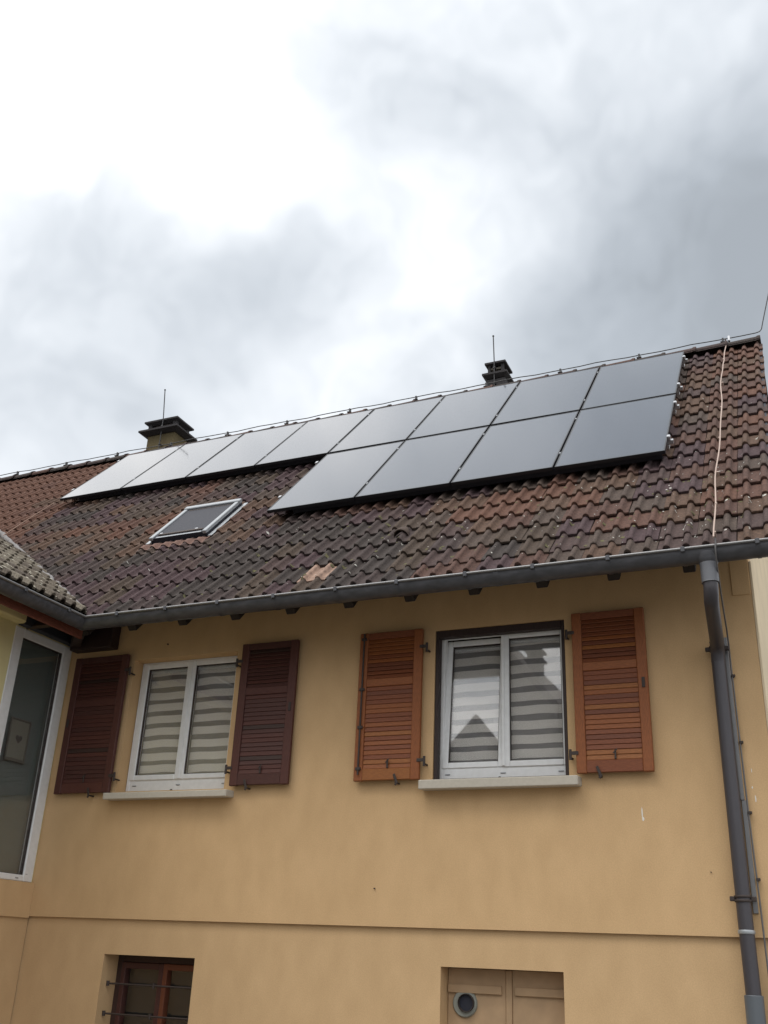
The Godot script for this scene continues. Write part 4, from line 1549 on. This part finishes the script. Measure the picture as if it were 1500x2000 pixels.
# ---------------------------------------------------------------- lightning conductor
func build_wires() -> void:
	var top := rp(0, RIDGE_S, -0.15)
	var o := thing("ridge_conductor", top + Vector3(-4.5, 0.14, 0), "thin dark lightning conductor running along the whole ridge", "conductor wire")
	var mb := MB.new()
	var pts := []
	var x := -13.2
	while x < -0.25:
		pts.append(top + Vector3(x, 0.143 + 0.006 * sin(x * 5.1) + 0.004 * sin(x * 11.0), 0.02))
		x += 0.2
	pts.append_array([top + Vector3(-0.235, 0.145, 0.02), top + Vector3(-0.19, 0.155, 0.02), top + Vector3(-0.165, 0.185, 0.02), top + Vector3(-0.135, 0.30, 0.02), top + Vector3(0.20, 1.5, 0.02)])
	mb.tube(pts, 0.0065, 8)
	put("wire", mb, M.wire, o)
	x = -0.62
	while x > -13.0:
		mb = MB.new()
		mb.bx(top + Vector3(x - 0.012, 0.085, 0.0), top + Vector3(x + 0.012, 0.155, 0.04), 0.004)
		mb.bx(top + Vector3(x - 0.03, 0.08, -0.02), top + Vector3(x + 0.03, 0.098, 0.06), 0.004)
		put("wire_holder", mb, M.wire, o)
		x -= 1.02

	o = thing("roof_conductor", rp(-0.61, -1.9, -0.1), "pale copper lightning cable running down the tiles beside the panels", "conductor wire")
	mb = MB.new()
	pts = []
	for k in 41:
		var s := lerpf(4.02, -1.90, k / 40.0)
		pts.append(rp(-0.608 + 0.010 * sin(s * 1.9) + 0.006 * sin(s * 4.7 + 1.0) + (0.012 if s > 3.0 else 0.0), s, -0.075 + 0.006 * sin(s * 6.0)))
	pts.insert(0, top + Vector3(-0.595, 0.15, 0.02))
	mb.tube(pts, 0.0066, 8)
	put("cable", mb, M.copper, o)
	for s in [3.2, 2.2, 1.3, 0.35, -0.55, -1.25, -1.80]:
		mb = MB.new()
		mb.box(roof_frame(-0.606, s, -0.092), Vector3(0.020, 0.045, 0.020), 0.003)
		put("cable_holder", mb, M.copper, o)
	mb = MB.new()
	mb.bx(top + Vector3(-0.56, 0.08, 0.02), top + Vector3(-0.535, 0.15, 0.07), 0.004)
	put("clamp", mb, M.alu, o)

	o = thing("wall_conductor", Vector3(-0.64, 0, 0.03), "grey conductor bent over the gutter and clipped to the wall beside the downpipe", "conductor wire")
	mb = MB.new()
	pts = [rp(-0.600, -1.90, -0.075), Vector3(-0.600, 4.470, 0.835), Vector3(-0.603, 4.44, 0.848), Vector3(-0.607, 4.37, 0.835), Vector3(-0.612, 4.28, 0.765), Vector3(-0.63, 4.12, 0.42), Vector3(-0.642, 4.02, 0.16), Vector3(-0.648, 3.94, 0.055), Vector3(-0.649, 3.80, 0.036), Vector3(-0.642, 3.276, 0.033), Vector3(-0.634, 2.716, 0.034), Vector3(-0.622, 2.193, 0.034), Vector3(-0.613, 1.614, 0.034), Vector3(-0.60, 0.6, 0.034), Vector3(-0.60, 0.0, 0.034)]
	mb.tube(pts, 0.006, 8)
	put("wire", mb, M.grey_wire, o)
	for q in [[-0.648, 3.70], [-0.640, 3.20], [-0.631, 2.70], [-0.622, 2.25], [-0.605, 1.56]]:
		mb = MB.new()
		mb.tube([Vector3(q[0] + 0.004, q[1], -0.01), Vector3(q[0] + 0.004, q[1], 0.045)], 0.010, 8)
		mb.bx(Vector3(q[0] - 0.008, q[1] - 0.010, 0.024), Vector3(q[0] + 0.022, q[1] + 0.010, 0.042), 0.003)
		put("wall_clip", mb, M.iron, o)

	o = thing("cable_channel", Vector3(-0.66, 2.0, 0.02), "flat grey metal channel on the wall between downpipe and wire", "cable channel")
	mb = MB.new()
	mb.box(Transform3D(Basis(Vector3.BACK, 0.006), Vector3(-0.671, 3.40, 0.011)), Vector3(0.030, 1.22, 0.018), 0.003)
	put("upper_length", mb, M.zinc_light, o)
	mb = MB.new()
	mb.box(Transform3D(Basis(Vector3.BACK, 0.006), Vector3(-0.657, 2.41, 0.010)), Vector3(0.034, 0.76, 0.016), 0.003)
	put("lower_length", mb, M.zinc_light, o)

	o = thing("far_roof_cable", rp(-9.54, 1.0, -0.1), "thin pale cable lying down the red tiles at the far left", "conductor wire")
	mb = MB.new()
	pts = []
	for k in 9:
		var s := lerpf(0.85, 1.98, k / 8.0)
		pts.append(rp(-9.55 + 0.012 * sin(s * 3.0), s, -0.085))
	mb.tube(pts, 0.006, 6)
	put("cable", mb, M.old_cable, o)


# ---------------------------------------------------------------- across the street: what the panes mirror
func street_house(called: String, label: String, apex: Vector3, half: float, slope: float, deep: float, chim: float) -> void:
	# a gabled house whose front looks back at the ochre house
	var h := thing(called, Vector3(apex.x, 0, apex.z), label, "house")
	var ey := apex.y - half * slope
	var mb := MB.new()
	var z := apex.z
	var w := half - 0.3
	mb.quad(Vector3(apex.x - w, -0.2, z), Vector3(apex.x + w, -0.2, z), Vector3(apex.x + w, ey + 0.3 * slope - 0.1, z), Vector3(apex.x - w, ey + 0.3 * slope - 0.1, z), Vector3.FORWARD)
	mb.tri(Vector3(apex.x - w, ey + 0.3 * slope - 0.1, z), Vector3(apex.x + w, ey + 0.3 * slope - 0.1, z), Vector3(apex.x, apex.y - 0.1, z), Vector3.FORWARD)
	mb.bx(Vector3(apex.x - w, -0.2, z + 0.01), Vector3(apex.x + w, ey + 0.2, z + deep))
	put("wall", mb, mat(lc(0.20, 0.18, 0.155), 0.95), h)
	mb = MB.new()
	var ang := atan(slope)
	for s in [-1.0, 1.0]:
		var run := Vector3(s * cos(ang), -sin(ang), 0)
		var nn := Vector3(s * sin(ang), cos(ang), 0)
		var l := half / cos(ang)
		var bs := Basis(run, nn, run.cross(nn))
		mb.box(Transform3D(bs, apex + run * (l / 2) + Vector3(0, 0, deep / 2 - 0.2) - nn * 0.08), Vector3(l, 0.16, deep + 0.8), 0.01)
	var roof := put("roof", mb, M.ridge, h)
	for k in 3:
		mb = MB.new()
		var wx := apex.x - half * 0.45 + half * 0.45 * k
		frame_bars(mb, Transform3D(Basis(Vector3.UP, PI), Vector3(wx, 2.6, z - 0.02)), -0.55, 0.55, 0.0, 1.3, 0.07, 0.07, 0.07, -0.03, 0.03)
		var wf := put("window", mb, M.pvc, h)
		mb = MB.new()
		mb.bx(Vector3(wx - 0.5, 2.65, z - 0.02), Vector3(wx + 0.5, 3.85, z - 0.012))
		put("pane", mb, mat(lc(0.03, 0.035, 0.04), 0.08), wf)
	if chim > 0.0:
		mb = MB.new()
		mb.bx(Vector3(-7.02, 7.0, z + 0.3), Vector3(-6.68, 8.98, z + 0.75), 0.01)
		mb.bx(Vector3(-7.09, 8.92, z + 0.23), Vector3(-6.61, 8.99, z + 0.82), 0.01)
		mb.bx(Vector3(-7.00, 9.0, z + 0.3), Vector3(-6.94, 9.16, z + 0.75))
		mb.bx(Vector3(-6.76, 9.0, z + 0.3), Vector3(-6.70, 9.16, z + 0.75))
		mb.bx(Vector3(-7.09, 9.16, z + 0.23), Vector3(-6.61, 9.22, z + 0.82), 0.01)
		put("chimney", mb, M.concrete_dark, roof)


func _ready() -> void:
	rng.seed = 20240611
	tile_noise.seed = 12
	tile_noise.frequency = 0.55
	tile_noise.fractal_octaves = 3
	# camera, sky, sun, exposure
	var cam := Camera3D.new()
	cam.name = "camera"
	cam.fov = 54.13
	cam.near = 0.05
	cam.far = 900.0
	add_child(cam)
	cam.transform = Transform3D(Basis(Vector3.UP, 0.43258) * Basis(Vector3.RIGHT, 0.42441) * Basis(Vector3.BACK, 0.04566), CAM)
	cam.current = true
	var env := Environment.new()
	env.background_mode = Environment.BG_SKY
	var sky := Sky.new()
	var sm := PanoramaSkyMaterial.new()
	sm.panorama = sky_texture()
	sky.sky_material = sm
	env.sky = sky
	env.tonemap_mode = Environment.TONE_MAPPER_LINEAR
	env.tonemap_exposure = 1.5
	env.sdfgi_enabled = true
	env.ssao_enabled = true
	env.ssil_enabled = true
	var we := WorldEnvironment.new()
	we.name = "environment"
	we.environment = env
	add_child(we)
	var sun := DirectionalLight3D.new()
	sun.name = "sun"
	sun.light_energy = 0.42
	sun.light_color = Color(1.0, 0.985, 0.96)
	sun.light_angular_distance = 40.0
	sun.shadow_enabled = true
	add_child(sun)
	sun.look_at_from_position(Vector3(-3.0, 13, 5.2), Vector3.ZERO)

	make_materials()
	var v0 := rp(-6.366, -1.809, TILE_OFF + 0.02)
	valley_p = v0
	valley_n = Vector3(0.579, 0, -1.0).normalized()

	# the setting
	var mb := MB.new()
	mb.quad(Vector3(-350, 0, 350), Vector3(350, 0, 350), Vector3(350, 0, -350), Vector3(-350, 0, -350), Vector3.UP)
	var g := put("ground", mb, triplanar(mat(lc(0.15, 0.14, 0.125), 0.95), noise_tex(88, 0.02, 5, lc(0.7, 0.7, 0.7), lc(1, 1, 1), 512), Vector3(0.3, 0.3, 0.3)), self)
	tag(g, "pale paved yard in front of the ochre house", "", "", "structure")

	var house := build_house()
	build_roof(house)
	var wing := build_wing()
	build_gutters(house, wing)
	build_downpipe(house)
	chimney(house, -9.40, -3.72, 0.53, 0.36, 9.585, false)
	chimney(house, -3.70, -3.72, 0.215, 0.26, 9.44, true)
	build_roof_window(house)
	build_vent(house)
	street_house("street_house", "gabled house with a chimney across the street, mirrored in the right window", Vector3(-8.45, 10.45, 16.0), 4.9, 1.18, 10.0, 1.0)
	street_house("street_house", "long low-pitched house across the street, mirrored in the left window", Vector3(-19.6, 11.3, 17.5), 6.4, 0.65, 10.0, 0.0)

	build_panels()
	build_wires()
	lightning_rod(-9.355, 9.02, 10.14, -3.66, -0.055, "thin lightning rod on the wide chimney at the left")
	lightning_rod(-3.705, 9.0, 9.86, -3.66, -0.012, "thin lightning rod on the narrow chimney above the panels")
